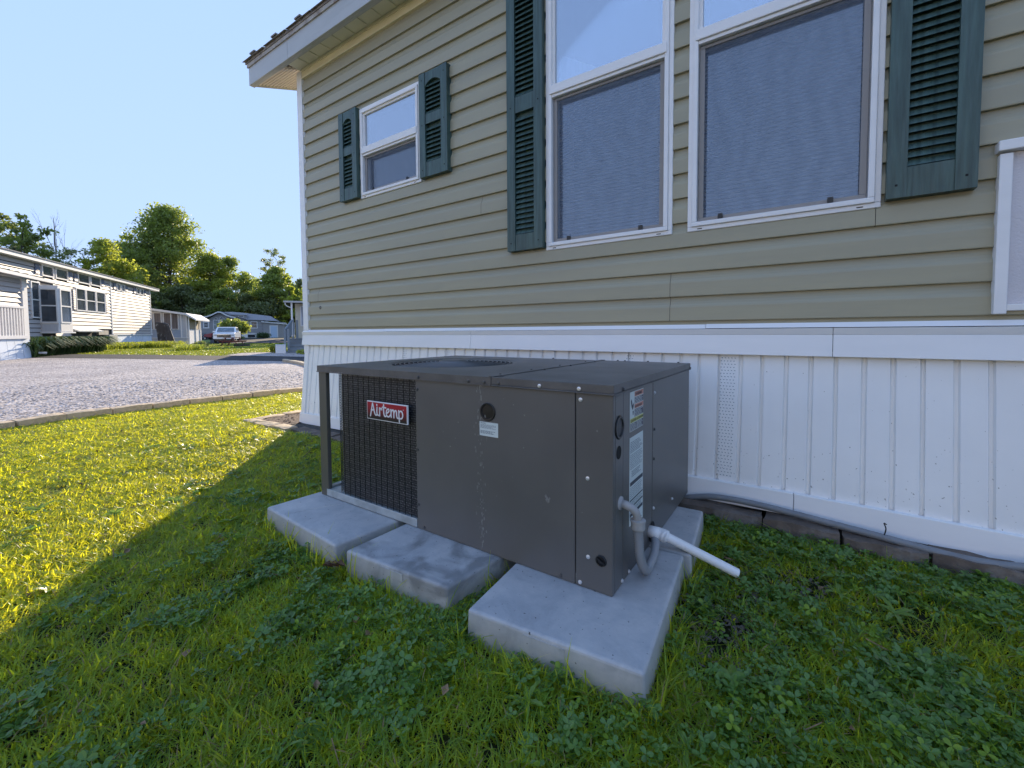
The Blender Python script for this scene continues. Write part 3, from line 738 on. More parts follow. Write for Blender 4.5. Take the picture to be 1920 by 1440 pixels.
# shutters -----------------------------------------------------------
def louver_mesh(wd, pitch):
    mb = MB(); mb.hexa([(0, -.048, 0), (wd, -.048, 0), (wd, -.043, 0), (0, -.043, 0), (0, -.031, pitch*.80), (wd, -.031, pitch*.80), (wd, -.026, pitch*.80), (0, -.026, pitch*.80)])
    return mb.mesh('louver', shutter_m)
LM = {}
def shutter(x0, x1, z0, z1, rails, arch, label=None):
    """rails: list of (za, zb) of the solid rails, from the bottom up, in z"""
    st = .062 if x1-x0 < .3 else .058
    mb = MB(); y0, y1 = D-.055, D-.004
    mb.box(x0, x0+st, y0, y1, z0, z1); mb.box(x1-st, x1, y0, y1, z0, z1)
    mb.box(x0+st, x1-st, D-.0225, y1, z0, z1)
    for (a, b) in rails[:-1]: mb.box(x0+st, x1-st, y0+.004, D-.023, a, b)
    a, b = rails[-1]
    n = 12; w_ = x1-x0-2*st
    pts = [(x0+st, b), (x0+st, a)]
    if arch:
        for i in range(1, n):
            u = i/n; pts.append((x0+st+w_*u, a+.036*max(0, math.sin(math.pi*u))**.8))
    pts += [(x1-st, a), (x1-st, b)]
    mb.prism(pts, lambda p, t: (p[0], t, p[1]), y0+.004, D-.023)
    for xx in (x0+.03, x1-.03):
        for zz in (z0+.05, z1-.05, (z0+z1)/2): mb.box(xx-.004, xx+.004, y0-.0015, y0-.0002, zz-.004, zz+.004, 1)
    SH = hb(mb, 'shutter', [shutter_m, hole_m], bevel=.0035)
    if label: SH['label'] = label
    key = round(w_, 3)
    if key not in LM: LM[key] = louver_mesh(w_, .0325)
    for (a0, b0), (a1, b1) in zip(rails, rails[1:]):
        z = b0+.004; top = a1+(.034 if arch and (a1, b1) == rails[-1] else 0)
        while z+.028 < top+.02:
            if z+.03 < a1+(.036 if arch and (a1, b1) == rails[-1] else .0):
                inst('louver', LM[key], SH, (x0+st-HO[0], D-HO[1], z-HO[2]))
            z += .0325
    return SH
zb = 2.07; zt = 2.83
for x0, x1 in ((-3.487, -3.236), (-2.462, -2.178)):
    shutter(x0, x1, zb, zt, [(zb, zb+.105), (zb+.385, zb+.455), (zt-.10, zt)], True)
shutter(-1.652, -1.385, 1.426, 3.25, [(1.426, 1.53), (2.30, 2.40), (3.12, 3.25)], True)
shutter(.240, .500, 1.430, 3.25, [(1.43, 1.548), (2.30, 2.40), (3.12, 3.25)], True)

# skirting -----------------------------------------------------------
ZT = .784
def zbm(x):     # bottom of the skirting follows the ground
    return .012+(x+4.2)*.0172 if x < -.55 else .075-(x+.55)*.016
def S_(x, z, o=0):      # leaning skirt surface, o = outward offset
    t = (ZT-z)/(ZT-zbm(x)); t = max(-.1, min(1.05, t))
    return (x, D-.006-.088*t-o, z)
x = -4.165; pi_ = 0
vents = [(-2.768, -2.690), (-2.276, -2.205), (-.862, -.785), (-.374, -.302)]
PW = .2825
def skirt_panel(xa, xb):
    mb = MB()
    pr = [(0, 0)]
    for g in range(3):
        c = (g+.97)*PW/3
        if g < 2: pr += [(c-.013, 0), (c-.007, -.013), (c+.003, -.013), (c+.008, 0)]
    pr += [(PW-.018, .002), (PW-.011, -.013), (PW-.002, -.013), (PW, 0)]
    pts = [(u*(xb-xa)/PW, o) for u, o in pr]
    rowsn = 10
    base = len(mb.v)
    for r in range(rowsn+1):
        for (u, o) in pts:
            xx = xa+u; za = zbm(xx)+.01; z = za+(ZT+.02-za)*r/rowsn
            px_ = S_(xx, z, o); mb.v.append(px_)
    k_ = len(pts)
    for r in range(rowsn):
        for j in range(k_-1):
            a = base+r*k_+j; mb.f.append((a, a+1, a+k_+1, a+k_)); mb.m.append(0)
    return hb(mb, 'skirting_panel', skirt_m)
xg = -4.135
while xg < XR:
    skirt_panel(xg, xg+PW); xg += PW
for (a, b) in vents:
    mb = MB(); z = zbm(a)+.12; r = 0
    pcs = 5
    while z < ZT-.01:
        for j in range(pcs):
            xx = a+(b-a)*(j+.25+(.25 if r % 2 else 0))/pcs
            p = [S_(xx, z, .0020), S_(xx+.006, z, .0020), S_(xx+.006, z+.013, .0008), S_(xx, z+.013, .0008)]
            q = [S_(xx, z, -.002), S_(xx+.006, z, -.002), S_(xx+.006, z+.013, -.002), S_(xx, z+.013, -.002)]
            mb.hexa([p[0], p[1], q[1], q[0], p[3], p[2], q[2], q[3]])
            mb.quad(S_(xx, z-.004, .0006), S_(xx+.006, z-.004, .0006), S_(xx+.006, z-.0002, .0006), S_(xx, z-.0002, .0006), 1)
        z += .0155; r += 1
    hb(mb, 'vent_strip', [skirt_m, inkg_m])
# end skirting under the gable
mb = MB(); mb.box(-4.145, -4.13, D-.02, D+4.2, .0, .78); 
hb(mb, 'end_skirting', skirt_m)
mb = MB()   # corner cover of the skirting
a0 = S_(-4.175, ZT, .004); 
mb.hexa([(-4.150, D-.094-.010, .09), (-4.085, D-.094-.010, .09), (-4.085, D-.05, .09), (-4.150, D-.05, .09), (-4.190, D-.016, ZT), (-4.125, D-.016, ZT), (-4.125, D+.03, ZT), (-4.190, D+.03, ZT)])
hb(mb, 'skirt_corner', skirt_m, bevel=.003)
mb = MB()   # bottom trim board, in three lengths
for xa, xb in ((-4.158, -2.1), (-2.098, -.05), (-.048, XR)):
    za, zc = zbm(xa), zbm(xb); h = .10
    mb2 = MB(); mb2.hexa([(xa, D-.118, za), (xb, D-.118, zc), (xb, D-.085, zc), (xa, D-.085, za), (xa, D-.108, za+h), (xb, D-.108, zc+h), (xb, D-.08, zc+h), (xa, D-.08, za+h)])
    hb(mb2, 'bottom_trim', white_m, bevel=.003)
mb = MB(); mb.box(-4.158, -4.13, D-.085, D+4.2, .012, .11); hb(mb, 'bottom_trim', white_m)
# top band and cap
def band(xa, xb, za=.782, zb_=.909):
    m_ = MB(); m_.hexa([(xa, D-.038, za), (xb, D-.038, za), (xb, D-.002, za), (xa, D-.002, za), (xa, D-.026, zb_-.03), (xb, D-.026, zb_-.03), (xb, D, zb_-.03), (xa, D, zb_-.03)])
    m_.hexa([(xa, D-.026, zb_-.0298), (xb, D-.026, zb_-.0298), (xb, D, zb_-.0298), (xa, D, zb_-.0298), (xa, D-.034, zb_), (xb, D-.034, zb_), (xb, D, zb_), (xa, D, zb_)])
    return hb(m_, 'skirt_band', white_m, bevel=.002)
band(-4.215, -2.0); band(-1.998, .079); band(.081, XR)
mb = MB(); mb.box(-4.205, -4.185, D, D+4.2, .782, .909); hb(mb, 'skirt_band', white_m)
def cap(xa, xb, z):
    m_ = MB(); m_.hexa([(xa, D-.036, z-.013), (xb, D-.036, z-.013), (xb, D, z-.013), (xa, D, z-.013), (xa, D-.020, z+.009), (xb, D-.020, z+.009), (xb, D, z+.009), (xa, D, z+.009)])
    return hb(m_, 'skirt_cap', white_m, bevel=.002)
cap(-4.2, -2.95, .922); cap(-2.948, -.441, .9235); cap(-.439, XR, .925)
# wall box at the right edge
mb = MB()
X0 = .556
mb.box(X0, X0+.034, D-.045, D-.004, .955, 1.54); mb.box(X0+.034, 1.2, D-.036, D-.004, .967, .992)
mb.box(X0-.006, 1.2, D-.058, D-.004, 1.548, 1.585)
mb.box(X0+.034, 1.2, D-.022, D-.004, .9925, 1.547, 1)
hb(mb, 'wall_trim_box', [white_m, M('textured_white_panel', (.66, .63, .65), .55, var=.05, vs=5, bump=.3, bs=160)], bevel=.003)
# small hose-bib hole in the siding near the corner
mb = MB(); mb.lathe((-3.897, D-.016, 1.145), (0, -1, 0), [(.016, 0), (.016, .004), (.009, .005), (.008, -.004)], 12); hb(mb, 'cable_grommet', black_m)

# ------------------------------------------------------------------ air conditioner
AO = (-.474, 1.2035, .1)
ac = thing('air_conditioner', 'large dark grey packaged air conditioner with a red Airtemp badge standing on concrete pads', 'air conditioner', AO, .59)
L, WD, H = 1.512, 1.012, .641
def ab_(mb, name, mats, parent=None, **k): return mb.build(name, mats, parent or ac, **k)
# base pan
mb = MB(); mb.box(-L+.02, -.0045, .006, WD-.006, .002, .034); mb.box(-1.466, -.836, -.001, .0058, .002, .036); mb.box(-L+.02, -L+.05, .02, WD-.006, .034, .042)
ab_(mb, 'base_pan', galv_m, bevel=.002)
# panels
mb = MB(); mb.box(-.833, -.1245, 0, .018, .0, .6155); ab_(mb, 'front_panel', cab_m, bevel=.003)
mb = MB(); mb.box(-.1215, 0, 0, .018, .0, .6155); mb.box(-.018, 0, .0182, .0865, .0, .6155); ab_(mb, 'corner_panel', cab_m, bevel=.003)
mb = MB(); mb.box(-.018, -.0012, .0885, .4035, .0, .6155); ab_(mb, 'service_panel', cab_m, bevel=.0025)
mb = MB(); mb.box(-.018, -.0005, .4055, WD, .0, .6155); ab_(mb, 'side_panel', cab_m, bevel=.0025)
mb = MB(); mb.box(-.83, -.018, WD-.018, WD, 0, .6155); ab_(mb, 'back_panel', cab_m)
mb = MB(); mb.box(-.832, -.02, .02, WD-.02, .036, .61); ab_(mb, 'cabinet_core', int_m)
for (u, v) in ((-L, 0), (-L, WD-.055)):
    mb = MB(); mb.box(u, u+.060, v, v+.004, .0, .63); mb.box(u, u+.004, v+.004, v+.055, 0, .63); mb.box(u+.056, u+.060, v+.004, v+.02, 0, .63); ab_(mb, 'corner_post', post_m, bevel=.0012)
# coil with rounded corner
def coil_path(off):
    r = .05; P = [(-.834, .014-off)]
    cx, cy = -1.383+r, .014+r
    for i in range(9):
        a = -math.pi/2-math.pi/2*i/8; P.append((cx+(r+off)*math.cos(a), cy+(r+off)*math.sin(a)))
    P.append((-1.383-off, WD-.03)); return P
mb = MB(); P = coil_path(0)
for (a, b) in zip(P, P[1:]):
    n0 = len(mb.v); mb.quad((a[0], a[1], .04), (b[0], b[1], .04), (b[0], b[1], .608), (a[0], a[1], .608))
mb.quad((P[0][0], .05, .04), (P[0][0], P[0][1], .04), (P[0][0], P[0][1], .608), (P[0][0], .05, .608))
ab_(mb, 'condenser_coil', coil_m, smooth=True)
# arc-length resample for the guard
def resample(P, step):
    out = [P[0]]; acc = 0
    for (a, b) in zip(P, P[1:]):
        d = math.dist(a, b); t = 0
        while acc+(d-t) >= step:
            t += step-acc; acc = 0; out.append((a[0]+(b[0]-a[0])*t/d, a[1]+(b[1]-a[1])*t/d))
        acc += d-t
    return out
mb = MB()
for (u, v) in resample(coil_path(.010), .0375): mb.box(u-.0012, u+.0012, v-.0012, v+.0012, .030, .612)
Pg = coil_path(.007)
for k in range(44):
    z = .045+k*.0128
    for (a, b) in zip(Pg, Pg[1:]): mb.beam((a[0], a[1], z), (b[0], b[1], z), .0013, .0013)
ab_(mb, 'coil_guard', black_m)
# top lids
US = -.447
mb = MB(); cxy = (-1.075, .50); rh = .315
x0, x1, y0, y1 = -L-.005, US-.0008, -.005, WD+.005
n = 72
def sq(a):
    c, s = math.cos(a), math.sin(a)
    t = 9e9
    for lim, comp, cc in ((x1-cxy[0], c, 1), (x0-cxy[0], c, 1), (y1-cxy[1], s, 1), (y0-cxy[1], s, 1)):
        if abs(comp) > 1e-9 and lim/comp > 0: t = min(t, lim/comp)
    return (cxy[0]+c*t, cxy[1]+s*t)
angs = sorted([2*math.pi*i/n for i in range(n)]+[math.atan2(yy_-cxy[1], xx_-cxy[0]) % (2*math.pi) for xx_ in (x0, x1) for yy_ in (y0, y1)])
b0 = len(mb.v); na = len(angs)
for a in angs:
    q = sq(a); c, s = math.cos(a), math.sin(a)
    mb.v += [(q[0], q[1], H), (cxy[0]+(rh+.02)*c, cxy[1]+(rh+.02)*s, H), (cxy[0]+rh*c, cxy[1]+rh*s, H-.006), (cxy[0]+(rh-.006)*c, cxy[1]+(rh-.006)*s, H-.10)]
for i in range(na):
    j = (i+1) % na
    for k in range(3):
        mb.f.append((b0+i*4+k, b0+j*4+k, b0+j*4+k+1, b0+i*4+k+1)); mb.m.append(0)
mb.box(x0, x1, y0, y0+.0015, H-.026, H-.0002); mb.box(x0, x1, y1-.0015, y1, H-.026, H-.0002); mb.box(x0, x0+.0015, y0, y1, H-.026, H-.0002)
mb.box(x0, x1, y0-.003, y0-.0002, H-.031, H-.0262)
ab_(mb, 'top_panel', acdark_m)
mb = MB(); mb.box(US+.0008, .004, -.005, WD+.005, H-.026, H+.0008); mb.box(US+.0008, .0065, -.008, WD+.006, H-.031, H-.0262)
ab_(mb, 'top_panel', acdark_m, bevel=.0018)
mb = MB(); mb.box(US-.012, US+.012, -.004, WD+.004, H+.0012, H+.004); ab_(mb, 'seam_flange', acdark_m, bevel=.001)
# fan
mb = MB()
r = .30
while r > .05:
    mb.torus((cxy[0], cxy[1], H-.004+.012*(1-(r/.3)**2)), r, .0021, 56, 5); r -= .0225
for k in range(6):
    a = k*math.pi/3+.2; mb.beam((cxy[0], cxy[1], H+.004), (cxy[0]+.315*math.cos(a), cxy[1]+.315*math.sin(a), H-.006), .004, .003)
ab_(mb, 'fan_guard', M('guard_wire', (.16, .165, .17), .3, metal=.4, var=.1), smooth=True)
mb = MB(); mb.lathe((cxy[0], cxy[1], H-.02), (0, 0, 1), [(.075, 0), (.075, .028), (.06, .034), (.0, .036)], 24); ab_(mb, 'fan_motor_cap', acdark_m)
for k in range(3):
    a = k*2*math.pi/3+.5; mb = MB()
    def pt(rr, da, z): return (cxy[0]+rr*math.cos(a+da), cxy[1]+rr*math.sin(a+da), z)
    mb.quad(pt(.06, -.35, H-.07), pt(.29, -.42, H-.075), pt(.29, .42, H-.035), pt(.06, .35, H-.045)); mb.quad(pt(.06, -.35, H-.072), pt(.06, .35, H-.047), pt(.29, .42, H-.037), pt(.29, -.42, H-.077))
    ab_(mb, 'fan_blade', galv_m)
mb = MB(); mb.lathe((cxy[0], cxy[1], H-.14), (0, 0, 1), [(.0, 0), (.31, .001), (.312, .04)], 40); ab_(mb, 'fan_well', int_m)
# badge with lettering
mb = MB(); bu0, bu1, bz0, bz1 = -1.121, -.864, .424, .504
mb.box(bu0, bu1, -.0165, -.0085, bz0, bz1); BD = ab_(mb, 'badge', badgew_m, bevel=.0015)
mb = MB(); mb.box(bu0+.004, bu1-.004, -.0172, -.0166, bz0+.004, bz1-.004); ab_(mb, 'badge_face', badge_m, BD)
STK = [[(402, 765), (422, 660), (445, 540), (466, 420), (485, 330)], [(485, 330), (512, 430), (535, 560), (560, 670), (592, 735), (625, 735), (650, 690)], [(432, 566), (535, 556)],
       [(650, 465), (642, 560), (642, 660), (660, 725), (700, 735)], [(642, 372), (645, 400)],
       [(740, 480), (742, 600), (742, 750)], [(742, 590), (762, 520), (795, 490), (822, 505), (820, 545)],
       [(890, 368), (886, 500), (888, 640), (908, 740), (940, 768), (975, 745)], [(845, 452), (965, 470)],
       [(978, 650), (1040, 625), (1082, 565), (1072, 510), (1035, 500), (995, 545), (978, 640), (992, 730), (1040, 772), (1085, 760), (1120, 700)],
       [(1142, 515), (1145, 640), (1150, 775)], [(1147, 620), (1178, 545), (1215, 520), (1240, 560), (1243, 680), (1243, 785)], [(1243, 640), (1272, 560), (1308, 535), (1335, 580), (1335, 690), (1352, 785), (1385, 800)],
       [(1408, 535), (1412, 660), (1420, 800), (1428, 920)], [(1412, 640), (1440, 565), (1490, 545), (1530, 600), (1545, 690), (1525, 780), (1480, 815), (1425, 795)]]
def bmap(px, py):
    s_ = (px-262)/1425; yt = 250+(px-250)*.066; yb = 865+(px-280)*.105
    return (bu0+s_*(bu1-bu0), bz0+(yb-py)/(yb-yt)*(bz1-bz0))
mb = MB()
def ribbon(pts, hw, y, yd, mi=0):
    """flat raised pen stroke with rounded ends"""
    for (a, b) in zip(pts, pts[1:]):
        a = Vector(a); b = Vector(b); d = (b-a)
        if d.length < 1e-6: continue
        d.normalize(); nn = Vector((-d.y, d.x))*hw
        mb.hexa([(a.x-nn.x, y, a.y-nn.y), (b.x-nn.x, y, b.y-nn.y), (b.x-nn.x, yd, b.y-nn.y), (a.x-nn.x, yd, a.y-nn.y), (a.x+nn.x, y, a.y+nn.y), (b.x+nn.x, y, b.y+nn.y), (b.x+nn.x, yd, b.y+nn.y), (a.x+nn.x, yd, a.y+nn.y)], mi)
    for p in pts:
        mb.lathe((p[0], yd, p[1]), (0, -1, 0), [(hw, 0), (hw, yd-y-.00001)], 10, mi)
def smooth_pts(P, it=2):
    for _ in range(it):
        Q = [P[0]]
        for a, b in zip(P, P[1:]): Q += [(a[0]*.75+b[0]*.25, a[1]*.75+b[1]*.25), (a[0]*.25+b[0]*.75, a[1]*.25+b[1]*.75)]
        Q.append(P[-1]); P = Q
    return P
for s_ in STK: ribbon([bmap(*p) for p in (smooth_pts(s_, 1) if len(s_) > 2 else s_)], .0032, -.0184, -.0173)
ribbon([bmap(1560, 505), bmap(1562, 512)], .0016, -.0184, -.0173)
ab_(mb, 'badge_lettering', badgew_m, BD)
mb = MB(); rd = random.Random(12)
for k in range(46):
    t = rd.random(); u = -.500+rd.gauss(0, .010)+(.012 if k % 3 == 0 else -.012)*(1-t*.5); z = .60-t*.58; a = rd.uniform(.0012, .0042)*(1.5 if k < 5 else 1); b = a*rd.uniform(1.2, 3.2); y = -.0006-.00002*k
    mb.poly([(u+a*math.cos(i*.785)*rd.uniform(.6, 1.1), y, z+b*math.sin(i*.785)*rd.uniform(.6, 1.1)) for i in range(8)])
for (u, z, q) in ((-.222, .250, .008), (-.228, .262, .005), (-.215, .256, .004), (-.05, .50, .003), (-.31, .52, .003), (-.62, .40, .0025), (-.36, .30, .003)):
    y -= .00002; mb.poly([(u+q*math.cos(i*.785)*rd.uniform(.5, 1.2), y, z+q*1.3*math.sin(i*.785)*rd.uniform(.5, 1.2)) for i in range(8)])
tag(ab_(mb, 'bird_droppings', M('dried_droppings', (.21, .205, .19), .8, var=.3, vs=60)), kind='stuff')
# knockout plugs
def plug(c, axis, r, name='knockout_plug', open_=False):
    mb = MB(); mb.lathe(c, axis, [(r, -.001), (r, .003), (r*.93, .0045), (r*.78, .004), (r*.74, -.0006 if open_ else .0008), (0, -.0006 if open_ else .0012)], 28)
    o = ab_(mb, name, black_m, smooth=False); return o
plug((-.466, 0, .516), (0, -1, 0), .0335); plug((-.036, 0, .102), (0, -1, 0), .0175)
mb = MB(); mb.beam((-.050, -.005, .11), (-.024, -.005, .096), .004, .005); ab_(mb, 'plug_ridge', black_m)
# side knockouts (axis +x)
plug((0, .050, .507), (1, 0, 0), .0365)
mb = MB(); mb.lathe((.0003, .047, .430), (1, 0, 0), [(.0205, 0), (.0205, .0006), (0, .0007)], 24); ab_(mb, 'open_knockout', hole_m)
# screws
sm = MB(); sm.lathe((0, 0, 0), (0, -1, 0), [(.0066, 0), (.0066, .0015), (.0046, .002), (.0046, .0048), (.0035, .0052)], 10)
SMZ = sm.mesh('screw', screw_m); SMD = sm.mesh('screw', screwd_m)
for (u, z, d) in ((-.81, .622, 1), (-.55, .622, 1), (-.478, .622, 1), (-.415, .622, 1), (-.249, .624, 0), (-.108, .624, 0), (-.105, .590, 0), (-.081, .348, 0), (-.079, .102, 0), (-.106, .013, 0), (-.175, .014, 1), (-.793, .014, 1), (-.822, .572, 1), (-.824, .326, 1), (-.824, .1, 1)):
    inst('screw', SMD if d else SMZ, ac, (u, -.0055 if z > .61 else -.0002, z))
for (v, z, d) in ((.071, .622, 1), (.421, .569, 0), (.418, .318, 1), (.421, .43, 1), (.42, .128, 0), (.70, .072, 0), (.081, .012, 0), (.145, .012, 0), (1.0, .62, 1)):
    inst('screw', SMD if d else SMZ, ac, (.0045 if z > .61 else -.0003, v, z), (0, 0, R(90)))
for k, (u, v) in enumerate(((US-.02, .08), (US+.022, .03), (US-.02, .3), (US+.02, .34), (US-.02, .55), (US+.02, .58), (US-.02, .83), (US+.02, .86), (-.75, WD-.01), (-.36, WD-.008), (-.2, WD-.006), (-.05, WD-.01), (-.32, WD-.01))):
    inst('screw', SMD, ac, (u, v, H+.001), (R(-90), 0, 0))
# labels on front and side -------------------------------------------------
def bars(mb, fn, a0, a1, z0, z1, n, hgt, mi, r_, ragged=.3, words=True):
    for i in range(n):
        z = z1-(z1-z0)*(i+.5)/n
        a = a0; end = a1-(a1-a0)*r_.uniform(0, ragged)
        while a < end:
            wl = (a1-a0)*r_.uniform(.05, .16) if words else end-a
            b = min(a+wl, end); mb.poly([fn(a, z-hgt/2), fn(b, z-hgt/2), fn(b, z+hgt/2), fn(a, z+hgt/2)], mi); a = b+(a1-a0)*.025
r2 = random.Random(3)
def text(txt, size, fn, mat, name, parent, align='LEFT'):
    cu = bpy.data.curves.new(name, 'FONT'); cu.body = txt; cu.size = size; cu.align_x = align; cu.resolution_u = 2; cu.extrude = 0.00012
    to = bpy.data.objects.new('tmp', cu)
    COL.objects.link(to)
    me = bpy.data.meshes.new_from_object(to, depsgraph=bpy.context.evaluated_depsgraph_get())
    bpy.data.objects.remove(to); bpy.data.curves.remove(cu)
    for v in me.vertices: v.co = Vector(fn(v.co.x, v.co.y, v.co.z))
    me.materials.clear(); me.materials.append(mat)
    o = bpy.data.objects.new(name, me); COL.objects.link(o); o.parent = parent
    return o
F_ = lambda a, z: (a, -.0011, z)
mb = MB(); mb.box(-.503, -.421, -.0008, .0005, .428, .4785); lab = ab_(mb, 'caution_label', paper_m)
mb = MB(); bars(mb, F_, -.499, -.425, .455, .470, 4, .0018, 0, r2); bars(mb, F_, -.499, -.425, .436, .448, 3, .0024, 0, r2); ab_(mb, 'label_print', inkg_m, lab)
text('CAUTION', .0052, lambda x, y, z: (-.499+x, -.0012-z, .4722+y), ink_m, 'label_text', lab)
G_ = lambda a, z: (.0008, a, z)
mb = MB(); mb.box(-.001, .0004, .147, .285, .472, .602); wl = ab_(mb, 'warning_label', paper_m, bevel=.0)
mb = MB()
def G2(a, z): return (.0008, a, z)
def rect(a0, a1, z0, z1, mi, o=.0008): mb.poly([(o, a0, z0), (o, a1, z0), (o, a1, z1), (o, a0, z1)], mi)
rect(.190, .283, .583, .600, 1); rect(.190, .283, .560, .581, 0); rect(.190, .283, .543, .558, 1); rect(.190, .283, .516, .541, 0); rect(.149, .283, .500, .514, 2); rect(.149, .214, .474, .498, 0); rect(.218, .283, .474, .498, 0)
for (a0, a1, z0, z1, n) in ((.192, .281, .561, .580, 4), (.192, .281, .517, .540, 5), (.151, .212, .475, .497, 5), (.220, .281, .475, .497, 5)):
    bars(mb, lambda a, z: (.0011, a, z), a0, a1, z0, z1, n, .0019, 3, r2)
mb.poly([(.0010, .153, .572), (.0010, .160, .580), (.0010, .172, .556), (.0010, .180, .566), (.0010, .184, .558), (.0010, .172, .540), (.0010, .160, .552)], 4)
mb.poly([(.0010, .170, .538), (.0010, .182, .538), (.0010, .178, .524), (.0010, .173, .524)], 4)
ab_(mb, 'label_print', [M('label_navy', (.075, .07, .10), .5, var=0), orange_m, yellow_m, paper_m, ink_m], wl)
SX = lambda a, zz: (lambda x, y, z: (.0013+z, a+x, zz+y))
text('WARNING', .0145, SX(.197, .5865), ink_m, 'label_text', wl); text('AVERTISSEMENT', .0105, SX(.191, .546), ink_m, 'label_text', wl)
text('CAUTION', .0125, SX(.152, .5025), ink_m, 'label_text', wl); text('ATTENTION', .0115, SX(.217, .5025), ink_m, 'label_text', wl)
mb = MB()
mb.hexa([(-.001, .147, .160), (.0004, .147, .160), (.0004, .288, .142), (-.001, .288, .142), (-.001, .147, .452), (.0004, .147, .452), (.0004, .284, .452), (-.001, .284, .452)])
rl = ab_(mb, 'rating_label', paper_m)
mb = MB()
bars(mb, G_, .152, .278, .400, .438, 7, .0028, 1, r2); bars(mb, G_, .152, .278, .345, .396, 9, .0022, 1, r2, .2); bars(mb, G_, .165, .270, .318, .340, 4, .003, 1, r2)
for (z0, z1) in ((.291, .304), (.240, .245), (.2165, .222), (.188, .199)): rect(.151, .282, z0, z1, 0)
bars(mb, G_, .152, .278, .248, .287, 6, .0024, 1, r2, .15); bars(mb, G_, .152, .278, .224, .238, 3, .0022, 1, r2, .15); bars(mb, G_, .152, .278, .201, .214, 3, .0022, 1, r2, .15)
bars(mb, G_, .18, .278, .150, .158, 1, .004, 1, r2, .05)
ab_(mb, 'label_print', [ink_m, inkg_m], rl)
# conduit fitting and whip
fl = MB(); fl.lathe((0, .062, .268), (1, 0, 0), [(.021, 0), (.021, .004), (.014, .0045), (.013, .008)], 20)
pth = [(.004, .062, .268), (.018, .063, .266), (.034, .070, .258), (.044, .078, .243), (.047, .084, .225), (.048, .086, .212)]
fl.tube(pth, .0125, 14)
fit = ab_(fl, 'conduit_elbow', fit_m, smooth=True)
mb = MB(); mb.lathe((.048, .087, .188), (0, 0, 1), [(.0195, 0), (.0215, .003), (.0215, .024), (.0235, .0245), (.0235, .030), (.014, .032)], 16); ab_(mb, 'conduit_nut', fit_m, fit)
def catmull(P, n=8):
    P = [Vector(p) for p in P]; Q = [P[0]*2-P[1]]+P+[P[-1]*2-P[-2]]; out = []
    for i in range(1, len(Q)-2):
        a, b, c, d = Q[i-1:i+3]
        for k in range(n):
            t = k/n; out.append(.5*((2*b)+(c-a)*t+(2*a-5*b+4*c-d)*t*t+(3*b-a-3*c+d)*t**3))
    out.append(Q[-2]); return out
wp = catmull([(.048, .087, .192), (.049, .092, .15), (.050, .102, .098), (.052, .130, .048), (.050, .170, .020), (.047, .225, .016), (.042, .285, .022), (.030, .345, .034), (.004, .40, .042)], 14)
mb = MB(); rad = [.0138+(.0013 if i % 2 else -.0003)*(1 if i < 62 else 0) for i in range(len(wp))]
mb.tube(wp, rad, 14); ab_(mb, 'flexible_conduit', conduit_m, smooth=True)
mb = MB(); mb.lathe((.0004, .40, .045), (1, 0, 0), [(.038, 0), (.038, .0006), (0, .0008)], 14); ab_(mb, 'pipe_opening', hole_m)
# drain pipe
mb = MB(); mb.lathe((-.002, .375, .056), (1, 0, 0), [(.0, 0), (.0215, 0), (.0215, .036), (.018, .038)], 20)
mb.tube(catmull([(.025, .378, .054), (.046, .379, .052), (.058, .373, .050)], 6), .0225, 16)
EL = ab_(mb, 'drain_elbow', pvc_m, smooth=True)
pe = Matrix.Rotation(-R(.59), 3, 'Z') @ Vector((-.197-AO[0], 1.675-AO[1], .040-AO[2]))
ps = Vector((.050, .379, .052)); dirn = (pe-ps).normalized()
mb = MB(); mb.tube([ps, pe], .0165, 18, cap=False); mb.tube([pe, ps], .0135, 18, cap=False)
b0 = len(mb.v)
mb.tube([ps, ps+dirn*.012], .0225, 18)
mb.torus((0, 0, 0), .015, .0016, 18, 6)
tm = dirn.to_track_quat('Z', 'Y').to_matrix()
for i in range(len(mb.v)-18*6, len(mb.v)): mb.v[i] = tuple(tm @ Vector(mb.v[i]) + pe)
ab_(mb, 'drain_pipe', pvc_m, smooth=True)

# ------------------------------------------------------------------ pads
def pad(pts, ztop, label, mat=None):
    c = Vector((sum(p[0] for p in pts)/len(pts), sum(p[1] for p in pts)/len(pts), 0))
    r = thing('equipment_pad', label, 'concrete pad', c, group='grey pads under the air conditioner')
    mb = MB(); q = [(p[0]-c.x, p[1]-c.y) for p in pts]
    mb.hexa([(x*1.01, y*1.01, -.03) for x, y in q]+[(x, y, ztop) for x, y in q])
    o = mb.build('pad_body', mat or slab_m, r, bevel=.010, seg=3)
    return r, q
r1, q = pad([(-2.05, .954), (-1.461, .920), (-1.40, 1.57), (-1.99, 1.59)], .0985, 'leftmost grey pad, under the coil end of the air conditioner')
mb = MB(); mb.beam((-.18, -.30, .0985), (-.02, .02, .0985), .012, .004); mb.build('raised_ridge', slab_m, r1, bevel=.0015)
r2_, q = pad([(-1.394, .922), (-.923, .961), (-.845, 1.60), (-1.37, 1.57)], .0985, 'middle grey pad with a dark water stain, between the other two', slabs_m)
